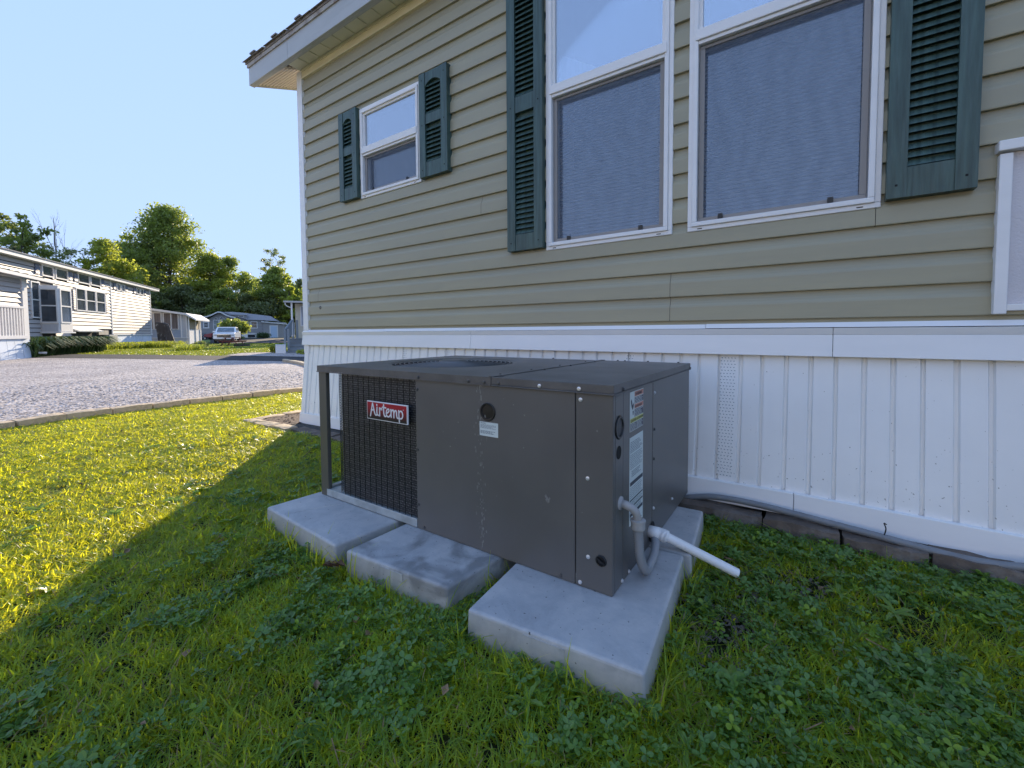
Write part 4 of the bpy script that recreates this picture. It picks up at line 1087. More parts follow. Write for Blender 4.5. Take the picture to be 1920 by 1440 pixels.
# thin embossed maker's strip on the near faces
mb = MB(); a = Vector((q[0][0], q[0][1], 0)); b = Vector((q[1][0], q[1][1], 0)); d = (b-a); nn = Vector((d.y, -d.x, 0)).normalized()*.002
p0 = a+d*.38; p1 = a+d*.60
mb.hexa([p0+nn+Vector((0, 0, .062)), p1+nn+Vector((0, 0, .062)), p1-nn*3+Vector((0, 0, .062)), p0-nn*3+Vector((0, 0, .062)), p0+nn+Vector((0, 0, .088)), p1+nn+Vector((0, 0, .088)), p1-nn*3+Vector((0, 0, .088)), p0-nn*3+Vector((0, 0, .088))])
mb.build('embossed_strip', slab_m, r2_)
r3, q = pad([(-.802, .918), (-.303, .971), (-.356, 1.584), (-.86, 1.55)], .0985, 'nearest grey pad, under the corner with the electrical conduit')
mb = MB(); a = Vector((q[0][0], q[0][1], 0)); b = Vector((q[1][0], q[1][1], 0)); d = (b-a); nn = Vector((d.y, -d.x, 0)).normalized()*.002
p0 = a+d*.36; p1 = a+d*.60
mb.hexa([p0+nn+Vector((0, 0, .060)), p1+nn+Vector((0, 0, .060)), p1-nn*3+Vector((0, 0, .060)), p0-nn*3+Vector((0, 0, .060)), p0+nn+Vector((0, 0, .086)), p1+nn+Vector((0, 0, .086)), p1-nn*3+Vector((0, 0, .086)), p0-nn*3+Vector((0, 0, .086))])
mb.build('embossed_strip', slab_m, r3)
r4, q = pad([(-.87, 1.575), (-.335, 1.60), (-.378, 2.035), (-.87, 2.01)], .0965, 'grey pad at the back, behind the drain pipe and nearest the house wall')
PADS = [[(-2.05, .954), (-1.461, .920), (-1.40, 1.57), (-1.99, 1.59)], [(-1.394, .922), (-.923, .961), (-.845, 1.60), (-1.37, 1.57)], [(-.802, .918), (-.303, .971), (-.356, 1.584), (-.86, 1.55)], [(-.87, 1.575), (-.335, 1.60), (-.378, 2.035), (-.87, 2.01)]]

# ------------------------------------------------------------------ edging stones, hose
def block_mesh(seed, l, w_, h, mat, jit=.006):
    """rough edging block with worn corners"""
    r_ = random.Random(seed); mb = MB(); nx, ny = 5, 3
    def P(i, j, k):
        x = (i/nx-.5)*l; y = (j/ny-.5)*w_
        ed = min(i, nx-i, 1)*1.0; ed2 = min(j, ny-j, 1)*1.0
        z = k*h-(0 if k == 0 else (.006 if ed == 0 or ed2 == 0 else 0))
        if ed == 0: x *= .985
        return (x+r_.uniform(-jit, jit)*.6, y+r_.uniform(-jit, jit), z+(r_.uniform(-jit, jit)*.7 if k else 0))
    top = [[P(i, j, 1) for j in range(ny+1)] for i in range(nx+1)]
    for i in range(nx):
        for j in range(ny): mb.quad(top[i][j], top[i+1][j], top[i+1][j+1], top[i][j+1])
    ring = [top[i][0] for i in range(nx+1)]+[top[nx][j] for j in range(1, ny+1)]+[top[i][ny] for i in range(nx-1, -1, -1)]+[top[0][j] for j in range(ny-1, 0, -1)]
    for a, b in zip(ring, ring[1:]+ring[:1]):
        mb.quad((a[0]*1.01, a[1]*1.03, -.04), (b[0]*1.01, b[1]*1.03, -.04), b, a)
    return mb.mesh('edging_stone', mat)
BM = [block_mesh(s, .355, .15, .085, kerb_m) for s in range(5)]
kr = thing('stone_kerb', 'curved row of tan edging stones between the lawn and the gravel', 'kerb', (-6.4, 1.4, 0))
def walk(P, step):
    out = []; acc = 0; prev = P[0]; pts = [prev]
    for q in resample(P, step): out.append(q)
    return out
kp = walk([(x+.06, y) for x, y in KERB], .367)
for i, (a, b) in enumerate(zip(kp, kp[1:])):
    c = ((a[0]+b[0])/2, (a[1]+b[1])/2); an = math.atan2(b[1]-a[1], b[0]-a[0])
    inst('edging_stone', BM[i % 5], kr, (c[0]+6.4+rng.uniform(-.008, .008), c[1]-1.4, rng.uniform(-.008, .004)), (rng.uniform(-.03, .03), rng.uniform(-.02, .02), an+rng.uniform(-.03, .03)))
# second kerb far right of the gravel
k2 = thing('stone_kerb', 'low tan curb at the far right end of the gravel by the neighbour steps', 'kerb', (-12.5, 6.7, 0))
K2 = [(-13.6, 7.02), (-13.3, 6.9), (-12.77, 6.80), (-12.0, 6.62), (-11.2, 6.36), (-10.0, 5.9)]
kp = walk(K2, .367)
for i, (a, b) in enumerate(zip(kp, kp[1:])):
    c = ((a[0]+b[0])/2, (a[1]+b[1])/2); an = math.atan2(b[1]-a[1], b[0]-a[0])
    inst('edging_stone', BM[i % 5], k2, (c[0]+12.5, c[1]-6.7, .01), (0, 0, an))
sheet('grass_verge', [[(-13.3, 6.98), (-12.7, 7.3)], [(-12.0, 6.7), (-11.6, 7.66)], [(-10.5, 6.2), (-10, 8.25)]], .03, ground_m)
# border round the house corner
bd = thing('bed_edging', 'tan paving stones round the corner of the house, coloured darker in its shade', 'edging', (-4.4, 2.05, 0))
EM = [block_mesh(20+s, .27, .115, .035, kerb_m) for s in range(4)]; ED = [block_mesh(30+s, .27, .13, .03, dkstone_m, .008) for s in range(4)]  # ED: stones past the corner, house shade put into their colour
xx = -4.60; i = 0
while xx < -1.75:
    inst('edging_stone', EM[i % 4] if xx < -4.0 else ED[i % 4], bd, (xx+4.4, (2.045 if xx < -4.0 else 2.11)-2.05+rng.uniform(-.008, .008), rng.uniform(-.006, .004)), (rng.uniform(-.04, .04), rng.uniform(-.03, .03), rng.uniform(-.05, .05))); xx += .285; i += 1
yy = 2.25
while yy < 5.0:
    inst('edging_stone', EM[i % 4], bd, (-4.69+4.4, yy-2.05, rng.uniform(-.006, .004)), (0, 0, R(90)+rng.uniform(-.05, .05))); yy += .285; i += 1
sheet('mulch_bed', [[(-4.66, 2.07), (-4.66, 6)], [(-4.1, 2.07), (-4.1, 6)]], .02, M('brown_mulch', (.075, .045, .035), .95, var=.6, vs=45, bump=1, bs=60))
sheet('soil_strip', [[(-4.1, 2.08), (-4.1, 2.36)], [(-2.3, 2.05), (-2.3, 2.36)], [(-.4, 2.0), (-.4, 2.36)]], .016, dirtgravel_m)
# dark blocks along the wall to the right
WJ = [(-.56, -.165), (-.157, .112), (.120, .380), (.388, .66), (.668, .96), (.968, 1.3), (1.308, 1.65)]
wb = thing('wall_edging', 'dark weathered stone blocks under the grey hose at the foot of the white skirting', 'edging', (0, 2.235, 0))
for i, (a, b) in enumerate(WJ):
    me = block_mesh(50+i, b-a, .125, .062+.006*(i % 2), dkstone_m, .008)
    inst('edging_stone', me, wb, ((a+b)/2, -.008*(i % 3), 0), (R(-4), 0, rng.uniform(-.02, .02)))
hs = catmull([(-.56, 2.262, .035), (-.50, 2.256, .058), (-.40, 2.247, .088), (-.30, 2.243, .099), (-.18, 2.240, .099), (-.05, 2.235, .092), (.09, 2.232, .082), (.22, 2.222, .075), (.34, 2.212, .068), (.46, 2.202, .062), (.56, 2.200, .066), (.66, 2.210, .078), (.9, 2.232, .088), (1.4, 2.24, .09)], 8)
mb = MB(); mb.tube([p-Vector((-.56, 2.268, -.002)) for p in hs], .0140, 12)
hz = mb.build('hose', M('dark_grey_conduit', (.20, .21, .225), .5, var=.1, vs=10, dirt=(.14, .13, .12), ds=12, damt=.5), smooth=True); hz.location = (-.56, 2.262, 0)
tag(hz, 'grey plastic conduit lying along the foot of the white skirting, on the dark blocks', 'conduit')
# black stake clip at the conduit
mb = MB(); mb.tube(catmull([(0, 0, 0), (.004, -.006, .03), (-.002, -.004, .05), (.006, .0, .045)], 5), .0022, 6)
st_ = mb.build('plant_stake', black_m); st_.location = (.255, 2.21, .085); tag(st_, 'small black clip sticking up from the grey conduit by the skirting', 'clip')
# dead leaf by the first pad gap
mb = MB()
for k in range(3):
    o = Vector((k*.02, k*.006, .012+.004*k))
    pts = [o+Vector((.0, 0, 0)), o+Vector((.02, .012, .012)), o+Vector((.045, .008, .004)), o+Vector((.03, -.012, .016))]
    mb.quad(*pts); mb.quad(*[p+Vector((0, 0, .0015)) for p in pts[::-1]])
lf = mb.build('dead_leaf', M('brown_leaf', (.14, .075, .045), .7, var=.4, vs=40)); lf.location = (-1.475, .875, .02); lf.scale = (1.3, 1.3, 1.5); tag(lf, 'curled brown dead leaf lying in the grass between the left and middle pads', 'leaf')

# ------------------------------------------------------------------ background buildings
wsid_m = M('white_lap_siding', (.44, .41, .39), .5, spec=.12, var=.04, vs=2)
gsid_m = M('grey_lap_siding', (.33, .32, .32), .55, spec=.12, var=.05, vs=2)
bsid_m = M('beige_panel_siding', (.60, .56, .45), .5, spec=.12, var=.04, vs=2)
bgw_m = M('white_trim', (.74, .72, .70), .45, spec=.12, var=.03)
lat_m = M('pale_blue_skirting', (.60, .66, .74), .5, spec=.12, var=.06, vs=5)
pane_m = M('dark_window_pane', (.055, .065, .075), .12, var=.5, vs=1.2, spec=.8)
paneb_m = M('bright_window_pane', (.16, .20, .20), .12, var=.4, vs=1.5, spec=.8)
bshut_m = M('slate_blue_shutter', (.10, .12, .18), .5, var=.1)
groof_m = M('green_metal_roof', (.035, .075, .07), .35, var=.12, vs=3)
shing_m = M('grey_shingle_roof', (.30, .29, .30), .85, spec=.12, var=.15, vs=8)
step_m = M('grey_painted_wood', (.21, .24, .26), .55, var=.08, vs=4)
curtb_m = M('brown_drapes', (.17, .14, .13), .8, var=.55, vs=2.2, st=(9, 9, .15))

def lap_wall(parent, x0, x1, z0, z1, y, mat, pitch=.2, name='siding_board', depth=.0, cuts=()):
    """horizontal lap boards, one object per board, cut round openings"""
    z = z0; cache = {}
    while z < z1-.01:
        zt_ = min(z+pitch, z1)
        segs = [(x0, x1)]
        for (a, b, c, d) in cuts:
            if d > z+.02 and c < zt_-.02:
                segs = [q for s, e in segs for q in ([(s, min(a, e))] if a > s else [])+([(max(b, s), e)] if b < e else [])]
        for (a, b) in segs:
            if b-a < .03: continue
            key = (round(b-a, 3), round(zt_-z, 3))
            if key not in cache:
                mb = MB(); h = zt_-z; w_ = b-a
                g_ = .028 if h > .1 else 0; mb.hexa([(0, -.045, g_), (w_, -.045, g_), (w_, 0, g_), (0, 0, g_), (0, -.006, h), (w_, -.006, h), (w_, 0, h), (0, 0, h)]); cache[key] = mb.mesh(name, mat)
            inst(name, cache[key], parent, (a, y, z))
        z = zt_

def bwin(parent, x0, x1, z0, z1, y, rail=True, pane=None, fr=.07, vert=False, frame=None):
    mb = MB(); yo = y-.07
    for (a, b, c, d) in ((x0-fr, x1+fr, z0-fr, z0), (x0-fr, x1+fr, z1, z1+fr), (x0-fr, x0, z0, z1), (x1, x1+fr, z0, z1)): mb.box(a, b, yo, y+.02, c, d)
    if rail: mb.box(x0, x1, yo+.01, y, (z0+z1)/2-.025, (z0+z1)/2+.025)
    if vert: mb.box((x0+x1)/2-.03, (x0+x1)/2+.03, yo+.01, y, z0, z1)
    W = mb.build('window', frame or bgw_m, parent)
    p = MB(); p.box(x0, x1, y-.03, y-.015, z0, z1); p.build('pane', pane or pane_m, W)
    return W
def bshut(parent, x0, x1, z0, z1, y, mat=None):
    mb = MB(); mb.box(x0, x1, y-.06, y-.03, z0, z1); n = max(3, int((z1-z0)/.12))
    for i in range(n):
        z = z0+.05+(z1-z0-.1)*i/n; mb.hexa([(x0+.05, y-.075, z), (x1-.05, y-.075, z), (x1-.05, y-.06, z), (x0+.05, y-.06, z), (x0+.05, y-.062, z+.07), (x1-.05, y-.062, z+.07), (x1-.05, y-.06, z+.07), (x0+.05, y-.06, z+.07)])
    return mb.build('shutter', mat or bshut_m, parent)

# white home at the left ------------------------------------------------
LH = thing('park_model_home', 'long white sided home with dark clerestory windows at the left edge', 'house', (-27.34, 2.51, .0), 148.1)
cutsU = [(3.05, 3.89, 3.75, 4.17), (4.17, 5.16, 3.75, 4.17), (6.27, 7.41, 3.77, 4.19), (7.63, 8.71, 3.77, 4.19), (10.91, 11.34, 3.76, 4.12), (11.57, 12.05, 3.76, 4.12), (14.05, 14.53, 3.79, 4.15), (14.72, 15.21, 3.79, 4.15)]
cutsM = [(5.97, 6.86, 2.24, 3.36), (7.03, 7.99, 2.24, 3.36), (8.17, 9.15, 2.24, 3.36), (2.14, 2.69, 1.73, 3.3)]
op = (5.3, 10.0, 0, 1.14)
lap_wall(LH, -6, 10.0, .80, 4.24, 0, wsid_m, .2, cuts=cutsU+cutsM+[(2.8, 3.93, .8, 3.25), op])
lap_wall(LH, 10.12, 16.55, .93, 4.24, 0, wsid_m, .2, cuts=cutsU)
mb = MB(); mb.box(-6, 16.5, .02, 4.2, .8, 4.2); mb.box(5.4, 9.8, 2.2, 2.3, -.1, .8); mb.build('home_body', int_m, LH)  # dark body shows through the board gaps as painted shadow lines
mb = MB(); mb.box(16.5, 16.56, 0.0, 4.2, .2, 4.24); mb.build('end_wall', wsid_m, LH)
for x in (10.0, 16.50):
    mb = MB(); mb.box(x, x+.12, -.05, .0, .85, 4.24); mb.build('corner_board', bgw_m, LH)
for c in cutsU: bwin(LH, *c, 0, rail=False, fr=.06)
for c in cutsM: bwin(LH, *c, 0, fr=.06)
for (a, b, c, d) in ((2.47, 2.81, 3.71, 4.18), (5.28, 5.63, 3.72, 4.17), (5.80, 6.15, 3.73, 4.17), (8.84, 9.2, 3.75, 4.19), (10.40, 10.76, 3.73, 4.14), (12.16, 12.55, 3.74, 4.15), (13.50, 13.90, 3.73, 4.17), (15.38, 15.75, 3.77, 4.18), (5.58, 5.87, 2.2, 3.34), (9.24, 9.54, 2.2, 3.36)):
    bshut(LH, a, b, c, d, 0)
# bay
mb = MB(); mb.box(2.78, 3.95, -.66, .0, .98, 3.24); BAY = mb.build('bay', bgw_m, LH)
def bay_win(p0, p1, z0, z1, nm='window'):
    d = Vector((p1[0]-p0[0], p1[1]-p0[1], 0)); n_ = Vector((d.y, -d.x, 0)).normalized()
    if n_.y > 1e-6 or abs(n_.y) < 1e-6 and n_.x > 0: n_ = -n_
    A = Vector((*p0, 0)); B = Vector((*p1, 0)); mb = MB()
    def bx(s0, s1, za, zb_, o0, o1, mi=0):
        a, b = A+d*s0, A+d*s1
        mb.hexa([a+n_*o1+Vector((0, 0, za)), b+n_*o1+Vector((0, 0, za)), b+n_*o0+Vector((0, 0, za)), a+n_*o0+Vector((0, 0, za)), a+n_*o1+Vector((0, 0, zb_)), b+n_*o1+Vector((0, 0, zb_)), b+n_*o0+Vector((0, 0, zb_)), a+n_*o0+Vector((0, 0, zb_))], mi)
    bx(.10, .90, z0, z1, .004, .02, 1)
    for (s0, s1, za, zb_) in ((.02, .98, z0-.07, z0), (.02, .98, z1, z1+.08), (.02, .1, z0, z1), (.9, .98, z0, z1), (.1, .9, (z0+z1)/2-.03, (z0+z1)/2+.03)): bx(s0, s1, za, zb_, .002, .05)
    mb.build(nm, [bgw_m, pane_m], LH)
bay_win((2.78, .0), (2.78, -.66), 1.52, 3.02); bay_win((2.84, -.66), (3.86, -.66), 1.52, 3.02)
mb = MB(); mb.box(2.86, 3.90, -.685, -.662, 1.06, 1.40); mb.box(2.755, 2.778, -.62, -.05, 1.06, 1.40); mb.build('bay_panel', M('ribbed_panel', (.50, .50, .51), .6, var=.1, vs=20, st=(6, 6, .2)), LH)
mb = MB(); mb.box(2.70, 4.02, -.74, 0, .97, 1.045); mb.build('bay_sill', bgw_m, LH)
# eave
mb = MB(); mb.box(-6.5, 17.6, -.32, -.26, 4.24, 4.40); mb.box(-6.5, 17.6, -.26, 0, 4.24, 4.26); mb.build('fascia', bgw_m, LH)
mb = MB(); mb.hexa([(-6.5, -.36, 4.40), (17.6, -.36, 4.40), (17.6, 2.1, 4.75), (-6.5, 2.1, 4.75), (-6.5, -.36, 4.44), (17.6, -.36, 4.44), (17.6, 2.1, 4.79), (-6.5, 2.1, 4.79)]); mb.hexa([(-6.5, 2.1, 4.75), (17.6, 2.1, 4.75), (17.6, 4.5, 4.40), (-6.5, 4.5, 4.40), (-6.5, 2.1, 4.79), (17.6, 2.1, 4.79), (17.6, 4.5, 4.44), (-6.5, 4.5, 4.44)]); mb.build('roof', shing_m, LH)
# skirting and pier
def vpanels(parent, x0, x1, z0, z1, y, mat, name='skirting_panel', w_=.42, tilt=0, lean=0):
    x = x0; cache = {}
    while x < x1-.02:
        e = min(x+w_, x1); mb = MB(); ww = e-x
        mb.hexa([(.008, -.02-lean*.6, 0), (ww-.008, -.02-lean*.6, 0), (ww-.008, 0, 0), (.008, 0, 0), (.008, -.02, z1-z0), (ww-.008, -.02, z1-z0), (ww-.008, 0, z1-z0), (.008, 0, z1-z0)])
        o = mb.build(name, mat, parent); o.location = (x, y, z0); x = e
vpanels(LH, 10.15, 16.5, -.1, .85, 0, lat_m, lean=.12); vpanels(LH, -1.7, 5.3, -.1, .76, -.02, lat_m, lean=.1)
mb = MB(); mb.box(10.0, 16.6, -.09, -.02, .85, .93); mb.build('skirt_cap', bgw_m, LH)
mb = MB(); mb.hexa([(5.3, -.35, 1.04), (8.0, -.35, 1.04), (8.0, -.02, 1.16), (5.3, -.02, 1.16), (5.3, -.37, 1.10), (8.0, -.37, 1.10), (8.0, -.02, 1.24), (5.3, -.02, 1.24)]); mb.build('raised_flap', bgw_m, LH)
mb = MB(); mb.box(8.1, 9.3, -.1, .02, .88, 1.14); mb.build('slide_out_motor', M('dull_grey_box', (.20, .19, .18), .6, var=.2), LH)
mb = MB(); mb.box(7.2, 7.3, .1, .2, -.1, .9); mb.build('support_post', bgw_m, LH)
mb = MB(); mb.box(9.0, 10.1, -.25, .3, -.15, .88); mb.build('block_pier', M('grey_block', (.33, .33, .32), .8, var=.1), LH)
# porch room in front, at the left edge
lap_wall(LH, -6, -2.36, 1.90, 2.98, -1.8, wsid_m, .18)
mb = MB(); mb.box(-6, -2.1, -1.79, -1.7, .78, 3.0); mb.box(-2.16, -2.1, -1.7, 0, .78, 3.0); mb.build('porch_body', wsid_m, LH)
mb = MB(); mb.box(-2.36, -2.07, -1.86, -1.70, .25, 3.0); mb.build('porch_post', bgw_m, LH)
x = -5.9
while x < -2.5:
    mb = MB(); mb.box(0, .06, -.03, .03, 0, 1.0); o = mb.build('baluster', bgw_m, LH); o.location = (x, -1.92, .88); x += .155
mb = MB(); mb.box(-6, -2.36, -1.97, -1.87, 1.88, 1.96); mb.build('handrail', bgw_m, LH); mb = MB(); mb.box(-6, -2.3, -1.97, -1.87, .76, .88); mb.build('bottom_rail', bgw_m, LH)
vpanels(LH, -6, -2.2, -.05, .76, -1.88, lat_m, lean=.08)
mb = MB(); mb.tube([(-1.95, -1.75, 2.95), (-1.95, -1.75, 2.75), (-1.98, -1.72, .35), (-1.85, -1.9, .2), (-1.6, -2.1, .18)], .045, 8); mb.build('downspout', bgw_m, LH)
mb = MB(); mb.hexa([(-7, -2.0, 3.22), (-2.9, -2.0, 3.06), (-1.0, -1.6, 3.06), (-1.0, 0, 3.4), (-7, -2.0, 3.30), (-2.9, -2.0, 3.14), (-1.0, -1.6, 3.12), (-1.0, 0, 3.45)]) if 0 else mb.hexa([(-7, -2.15, 3.20), (-1.05, -2.15, 3.04), (-1.05, 0, 3.20), (-7, 0, 3.9), (-7, -2.15, 3.27), (-1.05, -2.15, 3.10), (-1.05, 0, 3.26), (-7, 0, 3.97)])
mb.build('porch_roof', groof_m, LH)
mb = MB(); mb.hexa([(-7, -2.22, 3.10), (-1.0, -2.22, 2.97), (-1.0, -2.14, 2.97), (-7, -2.14, 3.10), (-7, -2.22, 3.22), (-1.0, -2.22, 3.08), (-1.0, -2.14, 3.08), (-7, -2.14, 3.22)]); mb.build('porch_gutter', bgw_m, LH)
for i in range(11):
    x = -6.6+i*.5; mb = MB(); f_ = (x+7)/5.95; mb.beam((x, -2.16, 3.275-.165*f_+.01), (x+.02, 0, 3.975-.71*f_+.01), .03, .04); mb.build('standing_seam', groof_m, LH)

# foliage helpers ---------------------------------------------------------
lf_mid = leafmat('broadleaf_mid', (.11, .155, .055), (.40, .48, .07), .42, hv=.4, scale=.35)
lf_lit = leafmat('broadleaf_bright', (.15, .19, .045), (.55, .60, .07), .5, hv=.35, scale=.4)
lf_dark = leafmat('broadleaf_dark', (.11, .145, .075), (.30, .36, .09), .32, hv=.4, scale=.4)  # leaf colour lightened to stand in for distance haze
lf_pale = leafmat('broadleaf_pale', (.17, .20, .10), (.34, .40, .12), .45, hv=.3, scale=.4)
lf_blue = leafmat('dark_bush_leaf', (.045, .085, .035), (.05, .09, .02), .3, hv=.4, scale=2)
bark_m = M('bark', (.075, .060, .048), .9, var=.3, vs=6)
deadbark_m = M('dead_bark', (.22, .21, .20), .9, var=.2, vs=6)

def leaf_cards(C, size, rg, up=.3):
    """C (n,3) centres -> folded leaf-clump quads with random attitudes"""
    n = len(C); nrm = rg.normal(size=(n, 3)); nrm[:, 2] += up; nrm /= np.linalg.norm(nrm, axis=1, keepdims=True)
    t = rg.normal(size=(n, 3)); t -= (t*nrm).sum(1, keepdims=True)*nrm; t /= np.linalg.norm(t, axis=1, keepdims=True); b = np.cross(nrm, t)
    s = size*rg.uniform(.6, 1.35, size=(n, 1)); t = t*s; b = b*s*.62
    V = np.stack([C-t, C+b*.9+nrm*s*.12, C+t, C-b*.9+nrm*s*.12], 1).reshape(-1, 3)
    return V, np.arange(4*n).reshape(n, 4)

def tree(px, d, ytop, hw, crown_bot, mat, label, name='leafy_tree', leaf=.30, n=6000, density=1.0, lobes=40, seed=1, shape=1.0, trunk_r=.22, airy=False, parent_group='trees behind the homes', fork=True, topw=.5):
    """ytop photo row of the top; hw half width in m; crown_bot height of the crown base in m"""
    leaf *= .80; n = int(n*1.6); lobes = int(lobes*1.7)
    rg = np.random.default_rng(seed); p = at(px, d); z0 = gz(p.x, p.y); hy = 628.2-.0059*px
    ztop = CZ+(hy-ytop)*d/806.0
    root = thing(name, label, 'tree', (p.x, p.y, z0), 0, parent_group)
    Ht = ztop-z0; cb = crown_bot; ch = Ht-cb
    cen = []; rad = []
    for i in range(lobes):
        u = rg.uniform(0, 1)**.9
        zz = cb+ch*(.05+.90*u)
        prof = (math.sin(math.pi*min(1, (u*.80+.20)))**.6)*(1-.45*u*(1-topw)*2) if not airy else (.55+.45*math.sin(math.pi*u))
        rr = hw*prof*rg.uniform(0, 1)**.55*1.0; a = rg.uniform(0, 2*math.pi)
        cen.append((rr*math.cos(a), rr*math.sin(a), zz)); rad.append(hw*rg.uniform(.13, .31)*(.85 if airy else 1))
    cen.append((rg.uniform(-.1, .1)*hw, 0, Ht-hw*.16)); rad.append(hw*.17)
    cen = np.array(cen); rad = np.array(rad)
    per = np.maximum(12, (n*rad**2/np.sum(rad**2)).astype(int))
    C = []
    for c, r, k in zip(cen, rad, per):
        v = rg.normal(size=(k, 3)); v /= np.linalg.norm(v, axis=1, keepdims=True)
        rr = r*(rg.uniform(0, 1, size=(k, 1))**(.55))*rg.uniform(.8, 1.35, size=(k, 1))
        q = c+v*rr*np.array([1.12, 1.12, .72]); C.append(q)
    C = np.concatenate(C); C = C[C[:, 2] < Ht+.15]
    V, Q = leaf_cards(C, leaf, rg)
    me = npmesh('crown', V, Q, mat); o = bpy.data.objects.new('crown', me); COL.objects.link(o); o.parent = root
    mb = MB(); tw = [(0, 0, -.3)]; 
    for i in range(1, 6): tw.append((rg.uniform(-.1, .1)*i*.3, rg.uniform(-.1, .1)*i*.3, (cb+ch*.75)*i/5))
    mb.tube(tw, [trunk_r*(1-.15*i) for i in range(6)], 7)
    mb.build('trunk', bark_m, root)
    mb = MB()
    order = rg.permutation(len(cen))[:min(26, len(cen))]
    for i in order:
        c = cen[i]; zb_ = max(cb*.7, c[2]-np.hypot(c[0], c[1])*.9-.4); mid = (c[0]*.45, c[1]*.45, zb_+(c[2]-zb_)*.55)
        mb.tube([(0, 0, zb_), mid, tuple(c)], [trunk_r*.42, trunk_r*.26, trunk_r*.08], 5, cap=False)
    mb.build('limbs', bark_m, root)
    return root
G = 'trees behind the homes'
tree(8, 58, 398, 3.6, 2.2, lf_dark, 'thin dark tree cut by the left edge behind the white home', n=2600, lobes=26, seed=11, airy=True, leaf=.26, trunk_r=.16)
tree(52, 55, 403, 3.3, 3.6, lf_mid, 'sparse tree with a straight trunk and flat top, second from the left edge', n=1900, lobes=22, seed=12, airy=True, leaf=.26, trunk_r=.17)
tree(88, 62, 452, 4.2, 1.5, lf_pale, 'low sparse tree just left of the bare dead tree', n=1900, lobes=26, seed=13, airy=True, leaf=.24, trunk_r=.10)
tree(146, 62, 466, 4.0, 1.5, lf_pale, 'wispy pale tree between the dead tree and the round bright tree', n=1700, lobes=26, seed=14, airy=True, leaf=.24, trunk_r=.10)
tree(172, 60, 494, 2.2, 1.5, lf_lit, 'short bright shrubby tree just above the roof of the white home', n=1200, lobes=14, seed=15, leaf=.24, trunk_r=.1)
tree(207, 60, 451, 4.2, 1.0, lf_lit, 'round yellow green tree lit on its right side behind the white home', n=7000, lobes=46, seed=16, leaf=.24, topw=.8)
tree(253, 80, 438, 5.8, 3, lf_mid, 'dark shoulder tree left of the tallest tree', n=5200, lobes=40, seed=17, leaf=.30)
tree(324, 82, 388, 7.6, 2.5, lf_mid, 'tallest tree, broad dark green crown above the sunroom', n=15000, lobes=105, seed=18, leaf=.30, trunk_r=.4, topw=.75)
tree(300, 84, 440, 7.2, 1.5, lf_dark, 'dark lower crown crowded in front of the tallest tree', n=8000, lobes=60, seed=28, leaf=.30, trunk_r=.3)
tree(272, 72, 500, 3.0, 1, lf_lit, 'small bright tree peeping over the end of the white home', n=2200, lobes=20, seed=19, leaf=.26)
tree(400, 82, 474, 5.8, 1.5, lf_lit, 'yellow green tree right of the tallest tree', n=7500, lobes=55, seed=20, leaf=.30, trunk_r=.25)
tree(434, 86, 482, 4.6, 1.5, lf_mid, 'rounded tree behind the yellow green one, above the white vehicle', n=4000, lobes=35, seed=21, leaf=.30)
tree(466, 84, 508, 4.4, 1, lf_mid, 'lower tree filling the dip in the tree line', n=4200, lobes=34, seed=22, leaf=.28)
tree(524, 82, 500, 4.4, .8, lf_mid, 'tree with a lit right edge, left of the house corner', n=8500, lobes=55, seed=23, leaf=.28, topw=.9)
tree(524, 84, 466, 2.9, 7.2, lf_pale, 'thin see-through tree top rising above the tree beside the house corner', n=1300, lobes=22, seed=24, leaf=.22, airy=True, trunk_r=.12)
tree(545, 78, 520, 1.8, 2, lf_lit, 'narrow bright yellow green crown nearest the house corner', n=2200, lobes=20, seed=25, leaf=.26)
tree(566, 86, 522, 2.6, .8, lf_dark, 'dark tree half hidden by the house corner', n=2500, lobes=22, seed=26, leaf=.28)
for i, (px, d, yt, hw, mt_, lb) in enumerate([(300, 76, 545, 3.6, lf_dark, 'dark low tree behind the sunroom roof'), (345, 77, 535, 4.2, lf_dark, 'dark low tree left of the grey home roof'), (385, 78, 545, 4.2, lf_dark, 'dark low tree over the left end of the grey home'),
                                        (428, 79, 540, 4.2, lf_mid, 'dark low tree over the peak of the grey home'), (470, 80, 550, 4.2, lf_dark, 'dark low tree behind the grey roof slope'), (512, 80, 545, 4.0, lf_dark, 'dark low tree over the shed end of the grey home'), (556, 80, 555, 3.6, lf_mid, 'low tree beside the beige neighbour house'),
                                        (410, 90, 530, 5, lf_lit, 'bright foliage glimpsed behind the dark low trees'), (480, 92, 540, 5, lf_lit, 'bright foliage glimpsed right of the middle')]):
    tree(px, d, yt, hw, .3, mt_, lb, n=3600, lobes=34, seed=40+i, leaf=.28, trunk_r=.14, topw=.9)
for i, (px, d, yt, hw) in enumerate(((628, 62, 520, 2.6), (655, 66, 470, 3.2), (690, 60, 500, 3.0), (735, 66, 480, 3.6), (600, 70, 500, 2.6))):
    tree(px, d, yt, hw, 2.5, lf_mid, ['slender tree', 'broad tree', 'short tree', 'bushy tree', 'leaning tree'][i]+' of the far tree line hidden by the tan house', n=2400, lobes=26, seed=90+i, leaf=.30, airy=True)
